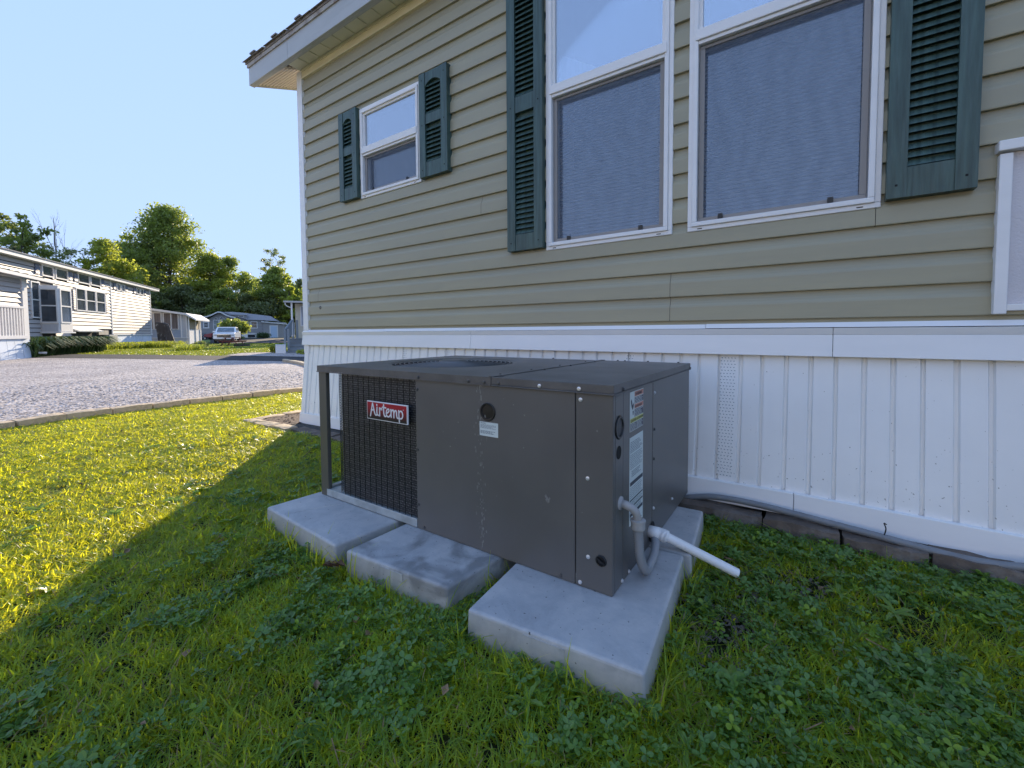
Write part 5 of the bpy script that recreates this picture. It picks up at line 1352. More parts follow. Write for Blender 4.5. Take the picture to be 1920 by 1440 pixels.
# dead tree
p = at(113, 62); dt = thing('dead_tree', 'bare leafless grey tree standing against the sky behind the white home', 'tree', (p.x, p.y, gz(p.x, p.y)), 0, None)
mb = MB(); Ht = CZ+(627.5-410)*62/806
def limb(mb, a, dirv, ln, r, dep_, rr):
    a = Vector(a); d = Vector(dirv).normalized(); pts = [a]; 
    for i in range(4):
        d = (d+Vector((rr.uniform(-.13, .13), rr.uniform(-.13, .13), rr.uniform(-.02, .12)))).normalized(); pts.append(pts[-1]+d*ln/4)
    mb.tube(pts, [r*(1-.17*i) for i in range(5)], 5, cap=False)
    if dep_ > 0:
        for k in range(3 if dep_ > 1 else 4):
            q = pts[rr.choice([2, 3, 4])] if k else pts[4]; nd = (d+Vector((rr.uniform(-.8, .8), rr.uniform(-.8, .8), rr.uniform(.1, .6)))).normalized()
            limb(mb, q, nd, ln*rr.uniform(.45, .65), r*.42, dep_-1, rr)
rr = random.Random(5)
mb2 = MB(); mb2.tube([(0, 0, -.2), (.1, 0, Ht*.3), (0, .1, Ht*.62), (.15, 0, Ht*.98)], [.17, .14, .09, .02], 7); mb2.build('trunk', deadbark_m, dt)
for (z, dx, ln) in ((.45, .9, 4.6), (.5, -.7, 3.2), (.58, .8, 4.0), (.64, -.5, 3), (.70, .3, 3.4), (.76, -.25, 2.8), (.82, .3, 2)):
    limb(mb, (0, 0, Ht*z), (dx*.7, rr.uniform(-.4, .4), .95), ln, .055, 2, rr)
mb.build('branches', deadbark_m, dt)

def bush(px, d, w_, h, mat, label, n=1400, leaf=.12, seed=1, name='bush', z=None, cat='bush', group=None):
    rg = np.random.default_rng(seed); p = at(px, d); z0 = gz(p.x, p.y) if z is None else z
    root = thing(name, label, cat, (p.x, p.y, z0), 0, group)
    v = rg.normal(size=(n, 3)); v /= np.linalg.norm(v, axis=1, keepdims=True); v *= rg.uniform(.6, 1.05, size=(n, 1))
    lump = 1+.14*np.sin(v[:, :1]*7+seed)+.12*np.sin(v[:, 1:2]*9)
    C = v*lump*np.array([w_/2, w_/2, h/2])+np.array([0, 0, h/2]); C = C[C[:, 2] > 0]
    V, Q = leaf_cards(C, leaf, rg); me = npmesh('foliage', V, Q, mat); o = bpy.data.objects.new('foliage', me); COL.objects.link(o); o.parent = root
    mb = MB(); 
    for k in range(5): mb.tube([(0, 0, -.05), (rg.uniform(-.2, .2)*w_, rg.uniform(-.2, .2)*w_, h*.6)], [.03, .012], 5)
    mb.build('stems', bark_m, root)
    return root
# hosta / lily clump in front of the white home, spiky arching leaves
def spiky(px0, px1, d0, d1, n, ln, mat, label, name, seed, cat='plant', width=.032, kind=None):
    rg = random.Random(seed); mb = MB(); c = at((px0+px1)/2, (d0+d1)/2)
    for i in range(n):
        f = rg.random(); p = at(px0+(px1-px0)*f, d0+(d1-d0)*f+rg.uniform(-.8, .8)); a = rg.uniform(0, 6.28); l_ = ln*rg.uniform(.6, 1.1); z = gz(p.x, p.y)
        p0 = Vector((p.x-c.x, p.y-c.y, z)); dx = Vector((math.cos(a), math.sin(a), 0)); sdv = Vector((-math.sin(a), math.cos(a), 0))*width
        P = [p0, p0+dx*l_*.25+Vector((0, 0, l_*.6)), p0+dx*l_*.6+Vector((0, 0, l_*.78)), p0+dx*l_*.95+Vector((0, 0, l_*.5))]
        for k in range(3):
            w0, w1 = (1, 1, .7, .1)[k], (1, 1, .7, .1)[k+1]; mb.quad(P[k]-sdv*w0, P[k]+sdv*w0, P[k+1]+sdv*w1, P[k+1]-sdv*w1)
    o = mb.build(name, mat); o.location = (c.x, c.y, 0); tag(o, label, cat, kind=kind)
    return o
spiky(62, 192, 17.2, 22.2, 2600, .95, lf_blue, 'dark green arching lily leaves massed along the white home', 'lily_clump', 3, 'plants', kind='stuff')
spiky(200, 300, 25, 30.5, 1500, .55, lf_lit, 'long unmown grass along the foot of the white home', 'tall_grass', 4, 'grass', .018, kind='stuff')
spiky(283, 345, 29, 31.5, 500, .6, lf_lit, 'tall weeds growing in front of the sunroom', 'weeds', 5, 'weeds', .02, kind='stuff')
spiky(330, 380, 23, 24, 500, .42, lf_lit, 'pale yellow weeds beside the road', 'weeds', 6, 'weeds', .014, kind='stuff')

# sunroom building ---------------------------------------------------------
p = Vector((-44.13, 12.0, -.1)); SR = thing('sunroom', 'low pale sunroom with brown drapes in its windows right of the white home', 'sunroom', p, 58.1)
def hb2(x0, x1, y0, y1, z0, z1, name, mat, par): mb = MB(); mb.box(x0, x1, y0, y1, z0, z1); return mb.build(name, mat, par)
pal_m = M('pale_panel', (.56, .55, .56), .5, spec=.12, var=.04)
hb2(-3, 2.45, .02, 4.2, .1, 2.62, 'room_body', pal_m, SR); hb2(-3, 2.0, -.02, .018, .72, 1.33, 'knee_wall', M('blue_grey_panel', (.34, .39, .48), .5, var=.05), SR); hb2(-3, 2.5, -.10, .0, .64, .715, 'ledge', bgw_m, SR); hb2(-3, 2.45, -.05, .018, -.05, .635, 'base_panel', pal_m, SR)
for (a, b) in ((-1.4, -.9), (-.8, -.35), (-.25, .16), (.27, .69), (.90, 1.33), (1.41, 1.83)):
    bwin(SR, a, b, 1.42, 2.70, 0, rail=False, pane=curtb_m, fr=.045)
for x in (2.0, 2.36): hb2(x, x+.08, -.06, .018, .7, 2.6, 'corner_post', bgw_m, SR)
hb2(2.47, 2.49, .25, 3.4, 1.40, 2.36, 'bamboo_shade', M('bamboo_shade', (.36, .29, .20), .8, var=.2, vs=3, st=(1, 1, 12)), SR)
hb2(2.47, 2.50, .2, 4.1, .15, 1.36, 'side_panel', bgw_m, SR)
for y in (.05, 2.0, 3.5): hb2(2.505, 2.57, y, y+.09, .1, 2.4, 'side_post', bgw_m, SR)
mb = MB(); mb.hexa([(-3, -.35, 3.42), (2.45, -.35, 2.56), (2.45, 4.4, 2.56), (-3, 4.4, 3.42), (-3, -.35, 3.60), (2.45, -.35, 2.72), (2.45, 4.4, 2.72), (-3, 4.4, 3.60)]); mb.hexa([(2.45, -.35, 2.56), (3.1, -.2, 2.12), (3.1, 4.4, 2.12), (2.45, 4.4, 2.56), (2.45, -.35, 2.72), (3.1, -.2, 2.25), (3.1, 4.4, 2.25), (2.45, 4.4, 2.72)]); mb.build('roof', bgw_m, SR)
mb = MB(); mb.poly([(-3, -.01, 2.6), (2.45, -.01, 2.6), (-3, -.01, 3.5)]); mb.poly([(-3, .05, 2.6), (-3, .05, 3.5), (2.45, .05, 2.6)]); mb.build('gable_panel', pal_m, SR)
mb = MB(); mb.tube([(2.55, -.2, 2.5), (2.62, -.12, 2.3), (2.56, -.1, 2.2), (2.56, -.1, .1)], .035, 6); mb.build('downspout', bgw_m, SR)
# leaning dark panels
pp = at(300, 31.5); LP = thing('leaning_cover', 'dark folded tub cover leaning against the sunroom with a worn pale edge', 'tub cover', (pp.x, pp.y, gz(pp.x, pp.y)), 58.1)
LP.scale = (.62, .62, .96)
cov_m = M('dark_brown_vinyl', (.055, .045, .04), .4, var=.3, dirt=(.5, .47, .42), ds=2.2, damt=.7, dlo=.55, dhi=.65)
mb = MB(); mb.hexa([(-.3, .7, 0), (1.15, .5, 0), (1.2, .58, 0), (-.25, .78, 0), (-.75, 1.35, 1.95), (.35, 1.2, 1.90), (.40, 1.28, 1.92), (-.70, 1.43, 1.97)]); mb.build('cover_half', cov_m, LP, bevel=.03)
mb = MB(); mb.hexa([(.65, .30, 0), (1.55, .25, .02), (1.58, .38, .02), (.68, .43, 0), (.05, 1.08, 1.88), (.62, .98, 1.80), (.65, 1.10, 1.82), (.08, 1.18, 1.90)]); mb.build('cover_half', cov_m, LP, bevel=.03)

# grey home ---------------------------------------------------------------
GH = thing('grey_home', 'grey home with a curved gable porch and arched windows behind the white vehicle', 'house', (-78.3, 26.03, .0), 58.1)
GH.scale = (.833, 1, .985)
gcuts = [(9.85, 10.75, 1.86, 2.8), (3.76, 4.48, 1.67, 3.02), (4.70, 5.29, 1.67, 3.02), (2.25, 2.84, 1.95, 2.67)]
lap_wall(GH, 0.3, 9.1, .28, 3.25, 0, gsid_m, .27, cuts=gcuts); lap_wall(GH, 9.1, 11.85, .95, 3.15, 0, gsid_m, .27, cuts=gcuts)
hb2(.3, 11.9, .02, 7, .2, 3.15, 'home_body', gsid_m, GH)
for c in gcuts[1:3]: bwin(GH, *c, 0, pane=paneb_m, fr=.09)
bwin(GH, *gcuts[0], 0, fr=.13); bwin(GH, *gcuts[3], 0, fr=.2)
bwin(GH, .98, 1.75, 1.7, 2.65, 0, rail=False, pane=lat_m)
mb = MB(); mb.prism([(3.2, 3.15), (3.2, 3.35), (4.5, 4.15), (5.0, 4.15), (6.6, 3.35), (6.6, 3.15)], lambda q, t: (q[0], t, q[1]), -.02, .3); mb.build('gable', gsid_m, GH)
for (cx, w_, h) in ((4.1, .62, .28), (5.0, .66, .42), (5.78, .6, .28)):
    mb = MB(); mb.prism([(cx+w_/2*math.cos(a), 3.2+h*math.sin(a)) for a in [math.pi*i/8 for i in range(9)]], lambda q, t: (q[0], t, q[1]), -.06, -.03); W = mb.build('arched_window', bgw_m, GH)
    mb = MB(); mb.prism([(cx+(w_/2-.08)*math.cos(a), 3.24+(h-.08)*math.sin(a)) for a in [math.pi*i/8 for i in range(9)]], lambda q, t: (q[0], t, q[1]), -.075, -.062); mb.build('pane', pane_m, W)
# sweeping porch roof edge
RE = [(0.1, 3.22), (1.6, 3.36), (2.9, 3.50), (3.7, 3.80), (4.55, 4.22), (5.05, 4.20), (5.9, 3.75), (6.6, 3.50), (7.4, 3.38)]
for i, (a, b) in enumerate(zip(RE, RE[1:])):
    mb = MB(); mb.hexa([(a[0], -.7, a[1]), (b[0], -.7, b[1]), (b[0], -.62, b[1]), (a[0], -.62, a[1]), (a[0], -.7, a[1]+.20), (b[0], -.7, b[1]+.20), (b[0], -.62, b[1]+.20), (a[0], -.62, a[1]+.20)]); mb.build('barge_board', bgw_m, GH)
    mb = MB(); mb.hexa([(a[0], -.62, a[1]+.12), (b[0], -.62, b[1]+.12), (b[0], 4, b[1]+.14), (a[0], 4, a[1]+.14), (a[0], -.62, a[1]+.20), (b[0], -.62, b[1]+.20), (b[0], 4, b[1]+.22), (a[0], 4, a[1]+.22)]); mb.build('porch_roof', shing_m, GH)
mb = MB(); mb.poly([(5.3, -.1, 4.35), (9.2, -.3, 3.16), (11.9, -.3, 3.10), (14.2, -.2, 2.95), (12.9, 2.5, 3.85), (9.2, 2.5, 4.25), (6.0, 2.5, 4.52)]); mb.poly([(5.3, -.1, 4.30), (6.0, 2.5, 4.47), (9.2, 2.5, 4.20), (12.9, 2.5, 3.80), (14.2, -.2, 2.90), (11.9, -.3, 3.05), (9.2, -.3, 3.10)])
mb.poly([(14.2, -.2, 2.93), (14.2, 6, 2.93), (12.9, 2.5, 3.83)]); mb.build('main_roof', shing_m, GH)
mb = MB(); mb.box(6.6, 9.1, -.05, .3, 3.12, 3.95); mb.build('dormer_wall', gsid_m, GH); bwin(GH, 7.85, 8.57, 3.56, 3.80, -.05, rail=False, fr=.05)
mb = MB(); mb.hexa([(6.5, -.2, 3.95), (9.2, -.2, 3.86), (9.2, 1.2, 4.2), (6.5, 1.2, 4.4), (6.5, -.2, 4.0), (9.2, -.2, 3.92), (9.2, 1.2, 4.26), (6.5, 1.2, 4.46)]); mb.build('dormer_roof', shing_m, GH)
# shed end
hb2(11.86, 15.5, -.4, 5, .2, 2.75, 'shed_body', gsid_m, GH)
mb = MB(); mb.hexa([(11.6, -.7, 2.76), (15.9, -.7, 2.36), (15.9, 5, 2.36), (11.6, 5, 2.76), (11.6, -.7, 2.92), (15.9, -.7, 2.50), (15.9, 5, 2.50), (11.6, 5, 2.92)]); mb.build('shed_roof', bgw_m, GH)
mb = MB(); mb.box(12.94, 14.4, -.46, -.402, .2, 2.25); DR = mb.build('door_frame', bgw_m, GH); mb = MB(); mb.box(13.12, 14.24, -.48, -.462, .22, 2.10); mb.build('door', M('pale_blue_door', (.45, .56, .70), .4, var=.03), DR)
mb = MB(); mb.box(8.2, 11.0, -.06, .015, .25, .95); mb.build('white_skirt', bgw_m, GH); mb = MB(); mb.box(9.2, 10.4, -.08, -.062, .30, .75); mb.build('skirt_opening', int_m, GH)

# beige neighbour at the house corner --------------------------------------
BN = thing('beige_neighbour_house', 'beige house end with a shallow white roof and gutter just left of the house corner', 'house', (-19.18, 9.95, .05), 58.1)
mb = MB(); mb.box(.36, 9, 1.0, 5, .1, 2.22); mb.build('wall', bsid_m, BN)
x = .37
while x < 2.4:
    mb = MB(); mb.box(.004, .196, -.015, 0, 0, 1.6); o = mb.build('wall_panel', bsid_m, BN); o.location = (x, 1.0, .64); x += .2
bwin(BN, .62, 1.2, 1.22, 2.08, 1.0, rail=False, pane=M('striped_curtain', (.35, .38, .45), .6, var=.5, vs=4, st=(8, 8, .2)), fr=.05)
mb = MB(); mb.box(-.06, 9, .3, 5.2, 2.29, 2.31); mb.box(-.06, 9, .26, .32, 2.245, 2.27); mb.build('roof', bgw_m, BN); mb = MB(); mb.box(-.05, 9, .32, 5.2, 2.24, 2.288); mb.build('roof_core', int_m, BN)
mb = MB(); mb.hexa([(2.0, .5, 2.31), (9, .5, 2.31), (9, 5.2, 2.31), (2.0, 5.2, 2.31), (2.6, 2.6, 3.1), (9, 2.6, 3.1), (9, 3.0, 3.1), (2.6, 3.0, 3.1)]); mb.build('main_roof', shing_m, BN)
mb = MB(); mb.box(.22, .29, .4, .47, .7, 2.24); mb.build('porch_post', bgw_m, BN)
mb = MB(); mb.tube([(.0, .35, 2.24), (.01, .36, 2.14), (.10, .38, 2.06), (.22, .40, 2.02)], .022, 8); mb.build('gutter_elbow', bgw_m, BN)
# porch steps
ST = thing('porch_steps', 'grey wooden steps with solid side rails leading up to the beige house', 'steps', (-19.18, 9.95, .05), 58.1)
for i, (z, y) in enumerate(((.62, .35), (.46, .10), (.31, -.15), (.16, -.40))):
    mb = MB(); mb.box(.12, 1.8, y, y+.30, z-.035, z); mb.build('tread', step_m, ST); mb = MB(); mb.box(.13, 1.8, y+.03, y+.05, z-.15, z-.036); mb.build('riser', step_m, ST)
mb = MB(); mb.box(.12, 1.8, .65, 1.0, .0, .62); mb.build('landing', step_m, ST)
for (x, y, z1) in ((-.03, -.42, 1.06), (.10, -.40, 1.04), (.24, .42, 1.52), (.40, .62, 1.46)):
    mb = MB(); mb.box(x, x+.085, y, y+.085, 0, z1); mb.build('rail_post', step_m, ST)
mb = MB(); mb.hexa([(.0, -.38, .95), (.06, -.38, .95), (.30, .45, 1.40), (.24, .45, 1.40), (.0, -.38, 1.05), (.06, -.38, 1.05), (.30, .45, 1.50), (.24, .45, 1.50)]); mb.build('handrail', step_m, ST)
mb = MB(); mb.hexa([(.0, -.36, .45), (.02, -.36, .45), (.26, .43, .80), (.24, .43, .80), (.0, -.36, .93), (.02, -.36, .93), (.26, .43, 1.36), (.24, .43, 1.36)]); mb.build('side_board', step_m, ST)
mb = MB(); mb.box(.33, .352, .52, .54, .72, 1.34); mb.build('white_baluster', bgw_m, ST)
pb = Vector((-19.18, 9.95, 0))+Matrix.Rotation(R(58.1), 3, 'Z')@Vector((-.14, -.62, .0)); mb = MB(); mb.box(-.19, .19, -.12, .12, .04, .40); mb.box(-.2, .2, -.13, .13, .395, .42)
o = mb.build('white_box', bgw_m, bevel=.01); o.location = pb; o.rotation_euler = (0, 0, R(58.1)); tag(o, 'small white box standing at the foot of the grey porch steps', 'box')
bush(517, 18.9, .5, .36, lf_lit, 'small green shrub left of the white box by the steps', 260, .06, 71)
bush(569, 17.6, .5, .22, lf_lit, 'low weeds at the foot of the grey steps', 160, .05, 72)

# white vehicle ------------------------------------------------------------
pv = at(421, 46); VH = thing('parked_vehicle', 'white pickup style vehicle parked facing the camera on the far road', 'vehicle', (pv.x, pv.y, gz(pv.x, pv.y)+.02), 61)
car_m = M('white_car_paint', (.72, .73, .75), .2, var=.01, spec=.7); tyre_m = M('tyre_rubber', (.02, .02, .02), .8, var=.1); chrome_m = M('bright_metal', (.55, .56, .58), .2, metal=.8, var=.05)
prof = [(0.0, .42), (-.0, .98), (.10, 1.06), (1.15, 1.18), (1.85, 1.70), (2.1, 1.74), (3.5, 1.74), (3.9, 1.25), (5.3, 1.22), (5.3, .45), (4.75, .40), (1.2, .40)]
mb = MB(); mb.prism(prof, lambda q, t: (t*(1-.10*max(0, q[1]-1.15)/.6), q[0], q[1]), -.98, .98); mb.build('body', car_m, VH, bevel=.06, seg=3)
mb = MB(); mb.quad((-.80, 1.16, 1.22), (.80, 1.16, 1.22), (.74, 1.78, 1.655), (-.74, 1.78, 1.655)); mb.build('windscreen', M('windscreen_glass', (.10, .14, .17), .1, var=.4, vs=3, spec=.9), VH)
for s in (-1, 1):
    mb = MB(); mb.quad((s*.965, 1.35, 1.2), (s*.965, 3.6, 1.22), (s*.925, 3.4, 1.62), (s*.925, 1.95, 1.62)); mb.build('side_window', pane_m, VH)
    mb = MB(); mb.hexa([(s*.60-.28, -.03, .80), (s*.60+.28, -.03, .80), (s*.60+.3, .08, .8), (s*.60-.3, .08, .8), (s*.60-.28, .02, .96), (s*.60+.28, .02, .96), (s*.60+.3, .1, .96), (s*.60-.3, .1, .96)]); mb.build('headlight', M('headlight_glass', (.25, .28, .32), .15, var=.2, spec=.8), VH)
    mb = MB(); mb.box(s*1.08-.12, s*1.08+.12, 1.30, 1.45, 1.14, 1.32); mb.build('mirror', car_m, VH, bevel=.03)
    for y in (.85, 4.3):
        mb = MB(); mb.lathe((s*.78, y, .37), (s, 0, 0), [(.30, 0), (.37, .02), (.37, .2), (.30, .22)], 20); WH = mb.build('wheel', tyre_m, VH); mb = MB(); mb.lathe((s*.99, y, .37), (s, 0, 0), [(.24, 0), (.2, .02), (0, .01)], 14); mb.build('rim', chrome_m, WH)
mb = MB(); mb.box(-.62, .62, -.035, -.002, .62, .88); GR = mb.build('grille', black_m, VH)
for z in (.75,): mb = MB(); mb.box(-.6, .6, -.045, -.036, z, z+.02); mb.build('grille_bar', chrome_m, GR)
mb = MB(); mb.box(-.62, .62, -.055, -.036, .885, .93); mb.build('grille_trim', chrome_m, VH)
mb = MB(); mb.box(-.95, .95, -.10, .1, .42, .60); mb.build('bumper', car_m, VH, bevel=.04); mb = MB(); mb.box(-.8, .8, -.06, .1, .22, .415); mb.build('lower_valance', black_m, VH)
mb = MB(); mb.box(-.16, .16, -.12, -.105, .46, .57); mb.build('number_plate', M('plate_white', (.5, .5, .5), .5, var=.1), VH)

# picnic table ---------------------------------------------------------------
pt_ = at(437, 38); PT = thing('picnic_table', 'dark red wooden picnic table on the far lawn in front of the white vehicle', 'picnic table', (pt_.x, pt_.y, gz(pt_.x, pt_.y)+.05), 34.8+8)
red_m = M('dark_red_wood', (.20, .05, .045), .6, var=.3, vs=5, st=(1, 8, 1))
for k in range(5):
    mb = MB(); mb.box(-.78+0, .78, -.36+k*.148, -.36+k*.148+.138, .70, .74); o = mb.build('table_board', red_m, PT)
for s in (-1, 1):
    for k in range(2):
        mb = MB(); mb.box(-.78, .78, s*.72-.14+k*.145, s*.72-.14+k*.145+.135, .42, .455); mb.build('bench_board', red_m, PT)
for x in (-.6, .6):
    for s in (-1, 1):
        mb = MB(); mb.beam((x, s*.28, .70), (x, s*.72, -.06), .06, .10, up=(1, 0, 0)); mb.build('leg', red_m, PT)
    mb = MB(); mb.box(x-.02, x+.02, -.85, .85, .33, .42); mb.build('cross_bar', red_m, PT)
PT.rotation_euler = (0, 0, R(58+90-14))
mb = MB(); mb.lathe((0, 0, 0), (0, 0, 1), [(.55, 0), (.55, .22), (.45, .22), (.45, .05), (0, .05)], 20); pf = at(454, 34.5)
o = mb.build('fire_ring', M('rusty_dark_steel', (.05, .05, .035), .8, var=.3)); o.location = (pf.x, pf.y, gz(pf.x, pf.y)); tag(o, 'low dark fire ring on the far lawn right of the picnic table', 'fire ring')
# red mower and grey motorcycle by the grey home
pm = at(399, 58); MW = thing('riding_mower', 'small dark red riding mower parked left of the white vehicle', 'mower', (pm.x, pm.y, gz(pm.x, pm.y)), 34.8)
redp_m = M('red_paint', (.25, .03, .025), .35, var=.1)
mb = MB(); mb.hexa([(-.95, -.35, .35), (.1, -.35, .35), (.1, .35, .35), (-.95, .35, .35), (-.9, -.3, .75), (.1, -.3, .95), (.1, .3, .95), (-.9, .3, .75)]); mb.build('bonnet', redp_m, MW, bevel=.06)
mb = MB(); mb.box(.1, .95, -.4, .4, .35, .60); mb.box(.45, .60, -.2, .2, .6, .7); mb.build('rear_body', redp_m, MW, bevel=.04)
mb = MB(); mb.box(.40, .85, -.22, .22, .70, .80); mb.box(.78, .88, -.22, .22, .8, 1.1); mb.build('seat', black_m, MW, bevel=.03)
mb = MB(); mb.tube([(.1, 0, .9), (.25, 0, 1.1)], .02, 6); mb.torus((.27, 0, 1.12), .16, .02, 16, 6); mb.build('steering_wheel', black_m, MW)
for (x, r) in ((-.6, .24), (.6, .34)):
    for s in (-1, 1):
        mb = MB(); mb.lathe((x, s*.36, r), (0, s, 0), [(r*.8, 0), (r, .02), (r, .18), (r*.8, .2)], 16); WH = mb.build('wheel', tyre_m, MW); mb = MB(); mb.lathe((x, s*.565, r), (0, s, 0), [(r*.5, 0), (0, .01)], 12); mb.build('rim', M('cream_rim', (.5, .46, .38), .5), WH)
pm = at(372, 58); MO = thing('motorcycle', 'silver grey motorcycle standing at the corner of the sunroom', 'motorcycle', (pm.x, pm.y, gz(pm.x, pm.y)), 34.8+20)
sil_m = M('silver_paint', (.42, .46, .52), .3, metal=.3, var=.1)
for x in (-.75, .75):
    mb = MB(); mb.torus((0, 0, 0), .29, .055, 20, 8); mb.v = [(vx+x, vz, vy+.34) for vx, vy, vz in mb.v]; mb.build('wheel', tyre_m, MO)
mb = MB(); mb.hexa([(-.3, -.14, .7), (.35, -.12, .75), (.35, .12, .75), (-.3, .14, .7), (-.25, -.12, 1.05), (.2, -.1, .95), (.2, .1, .95), (-.25, .12, 1.05)]); mb.build('fuel_tank', sil_m, MO, bevel=.05)
mb = MB(); mb.hexa([(-.75, -.2, .75), (-.35, -.16, .6), (-.35, .16, .6), (-.75, .2, .75), (-.95, -.12, 1.45), (-.5, -.1, 1.1), (-.5, .1, 1.1), (-.95, .12, 1.45)]); mb.build('fairing', sil_m, MO, bevel=.05)
mb = MB(); mb.box(.2, .9, -.12, .12, .78, .86); mb.build('seat', black_m, MO, bevel=.03); mb = MB(); mb.box(-.3, .35, -.16, .16, .3, .66); mb.build('engine', M('dark_engine', (.06, .06, .07), .5, metal=.4), MO, bevel=.03)
mb = MB(); mb.tube([(-.75, 0, .34), (-.5, 0, 1.1)], .035, 6); mb.tube([(-.45, -.38, 1.15), (-.5, 0, 1.1), (-.45, .38, 1.15)], .02, 6); mb.tube([(.75, .05, .34), (.1, .05, .42)], .03, 6); mb.build('fork_and_bars', chrome_m, MO)
pr = at(386, 60); mb = MB()
for k in range(5): mb.box(-1.0+k*.5-.025, -1.0+k*.5+.025, -.025, .025, 0, .95)
mb.box(-1.1, 1.1, -.03, .03, .9, .96); mb.box(-1.1, 1.1, -.03, .03, .3, .34)
RL = thing('porch_railing', 'low dark railing behind the red mower in front of the grey home', 'railing', (pr.x, pr.y, gz(pr.x, pr.y)), 34.8); 
mb = MB(); mb.box(-1.1, 1.1, -.03, .03, .9, .96); mb.build('top_rail', step_m, RL); mb = MB(); mb.box(-1.1, 1.1, -.03, .03, .3, .34); mb.build('bottom_rail', step_m, RL)
for k in range(9): mb = MB(); mb.box(-1.02+k*.25, -.98+k*.25, -.02, .02, 0, .9); mb.build('rail_post', step_m, RL)
bush(437, 54, 3.0, 1.9, lf_mid, 'rounded small tree in front of the grey home, behind the white vehicle', 1700, .16, 81, z=.75); bush(453, 55, 1.9, 1.5, lf_lit, 'light green tip of foliage right of the small rounded tree', 700, .16, 82, z=.85)
p = at(447, 54.5); mb = MB(); mb.tube([(0, 0, -.2), (-.1, 0, .9), (.1, 0, 1.5)], [.10, .08, .05], 6); mb.tube([(0, 0, .5), (.6, 0, 1.3)], [.06, .03], 6); o = mb.build('small_trunk', bark_m); o.location = (p.x, p.y, gz(p.x, p.y)); tag(o, 'forked bare trunk under the light green foliage in front of the grey home', 'tree trunk')
bush(494, 66, 2.0, .85, lf_blue, 'clipped dark rounded bush beside the pale blue shed door', 900, .11, 83); bush(376, 33, 1.0, .45, lf_dark, 'dark heap of brush at the corner of the sunroom', 300, .1, 84); bush(450, 60, 1.2, .45, lf_dark, 'small dark bush under the rounded tree', 300, .1, 85)
# unseen home added behind the camera for warm bounce light and cabinet reflections
NB = thing('added_bounce_home', 'unseen pale home added behind the photographer to bounce warm light', 'house', (-7, -11.5, 0), 180)
nb_m = M('cream_lap_siding', (.72, .67, .58), .6, var=.03, vs=2, spec=.2)
mb = MB(); mb.box(-16, 16, .02, 4, .3, 3.3); mb.build('home_body', nb_m, NB); lap_wall(NB, -16, 16, .8, 3.3, 0, nb_m, .25, cuts=[(x, x+1.4, 1.5, 2.8) for x in (-13, -8, -2, 4, 9, 13)])
for x in (-13, -8, -2, 4, 9, 13): bwin(NB, x, x+1.4, 1.5, 2.8, 0)
mb = MB(); mb.hexa([(-16.4, -.4, 3.3), (16.4, -.4, 3.3), (16.4, 4.4, 3.3), (-16.4, 4.4, 3.3), (-16.4, 1.9, 4.2), (16.4, 1.9, 4.2), (16.4, 2.1, 4.2), (-16.4, 2.1, 4.2)]); mb.build('roof', shing_m, NB)
vpanels(NB, -16, 16, 0, .8, 0, bgw_m)

# ------------------------------------------------------------------ grass, clover, stones (instanced on point clouds)
def scatter(name, pts, rots, scl, idx, variants, label, kind='stuff', cat=None):
    """variants: list of meshes; instanced on a point cloud by geometry nodes"""
    col = bpy.data.collections.new(name+'_set')
    for i, me in enumerate(variants):
        o = bpy.data.objects.new('%s_variant' % name, me); o.name = '%s_v%02d' % (name, i); col.objects.link(o)
    me = bpy.data.meshes.new(name); me.vertices.add(len(pts)); me.vertices.foreach_set('co', np.asarray(pts, np.float32).ravel())
    a = me.attributes.new('rot', 'FLOAT_VECTOR', 'POINT'); a.data.foreach_set('vector', np.asarray(rots, np.float32).ravel())
    a = me.attributes.new('scl', 'FLOAT_VECTOR', 'POINT'); a.data.foreach_set('vector', np.asarray(scl, np.float32).ravel())
    a = me.attributes.new('idx', 'INT', 'POINT'); a.data.foreach_set('value', np.asarray(idx, np.int32))
    me.update()
    ob = bpy.data.objects.new(name, me); COL.objects.link(ob); tag(ob, label, cat or 'grass', kind=kind)
    g = bpy.data.node_groups.new(name+'_nodes', 'GeometryNodeTree')
    g.interface.new_socket('Geometry', in_out='INPUT', socket_type='NodeSocketGeometry'); g.interface.new_socket('Geometry', in_out='OUTPUT', socket_type='NodeSocketGeometry')
    gi = g.nodes.new('NodeGroupInput'); go = g.nodes.new('NodeGroupOutput'); ip = g.nodes.new('GeometryNodeInstanceOnPoints')
    ci = g.nodes.new('GeometryNodeCollectionInfo'); ci.inputs['Collection'].default_value = col; ci.inputs['Separate Children'].default_value = True; ci.inputs['Reset Children'].default_value = True
    ip.inputs['Pick Instance'].default_value = True
    def na(nm, t):
        n = g.nodes.new('GeometryNodeInputNamedAttribute'); n.data_type = t; n.inputs[0].default_value = nm; return n.outputs[0]
    g.links.new(gi.outputs[0], ip.inputs['Points']); g.links.new(ci.outputs[0], ip.inputs['Instance']); g.links.new(na('idx', 'INT'), ip.inputs['Instance Index'])
    g.links.new(na('rot', 'FLOAT_VECTOR'), ip.inputs['Rotation']); g.links.new(na('scl', 'FLOAT_VECTOR'), ip.inputs['Scale']); g.links.new(ip.outputs[0], go.inputs[0])
    md = ob.modifiers.new('scatter', 'NODES'); md.node_group = g
    return ob

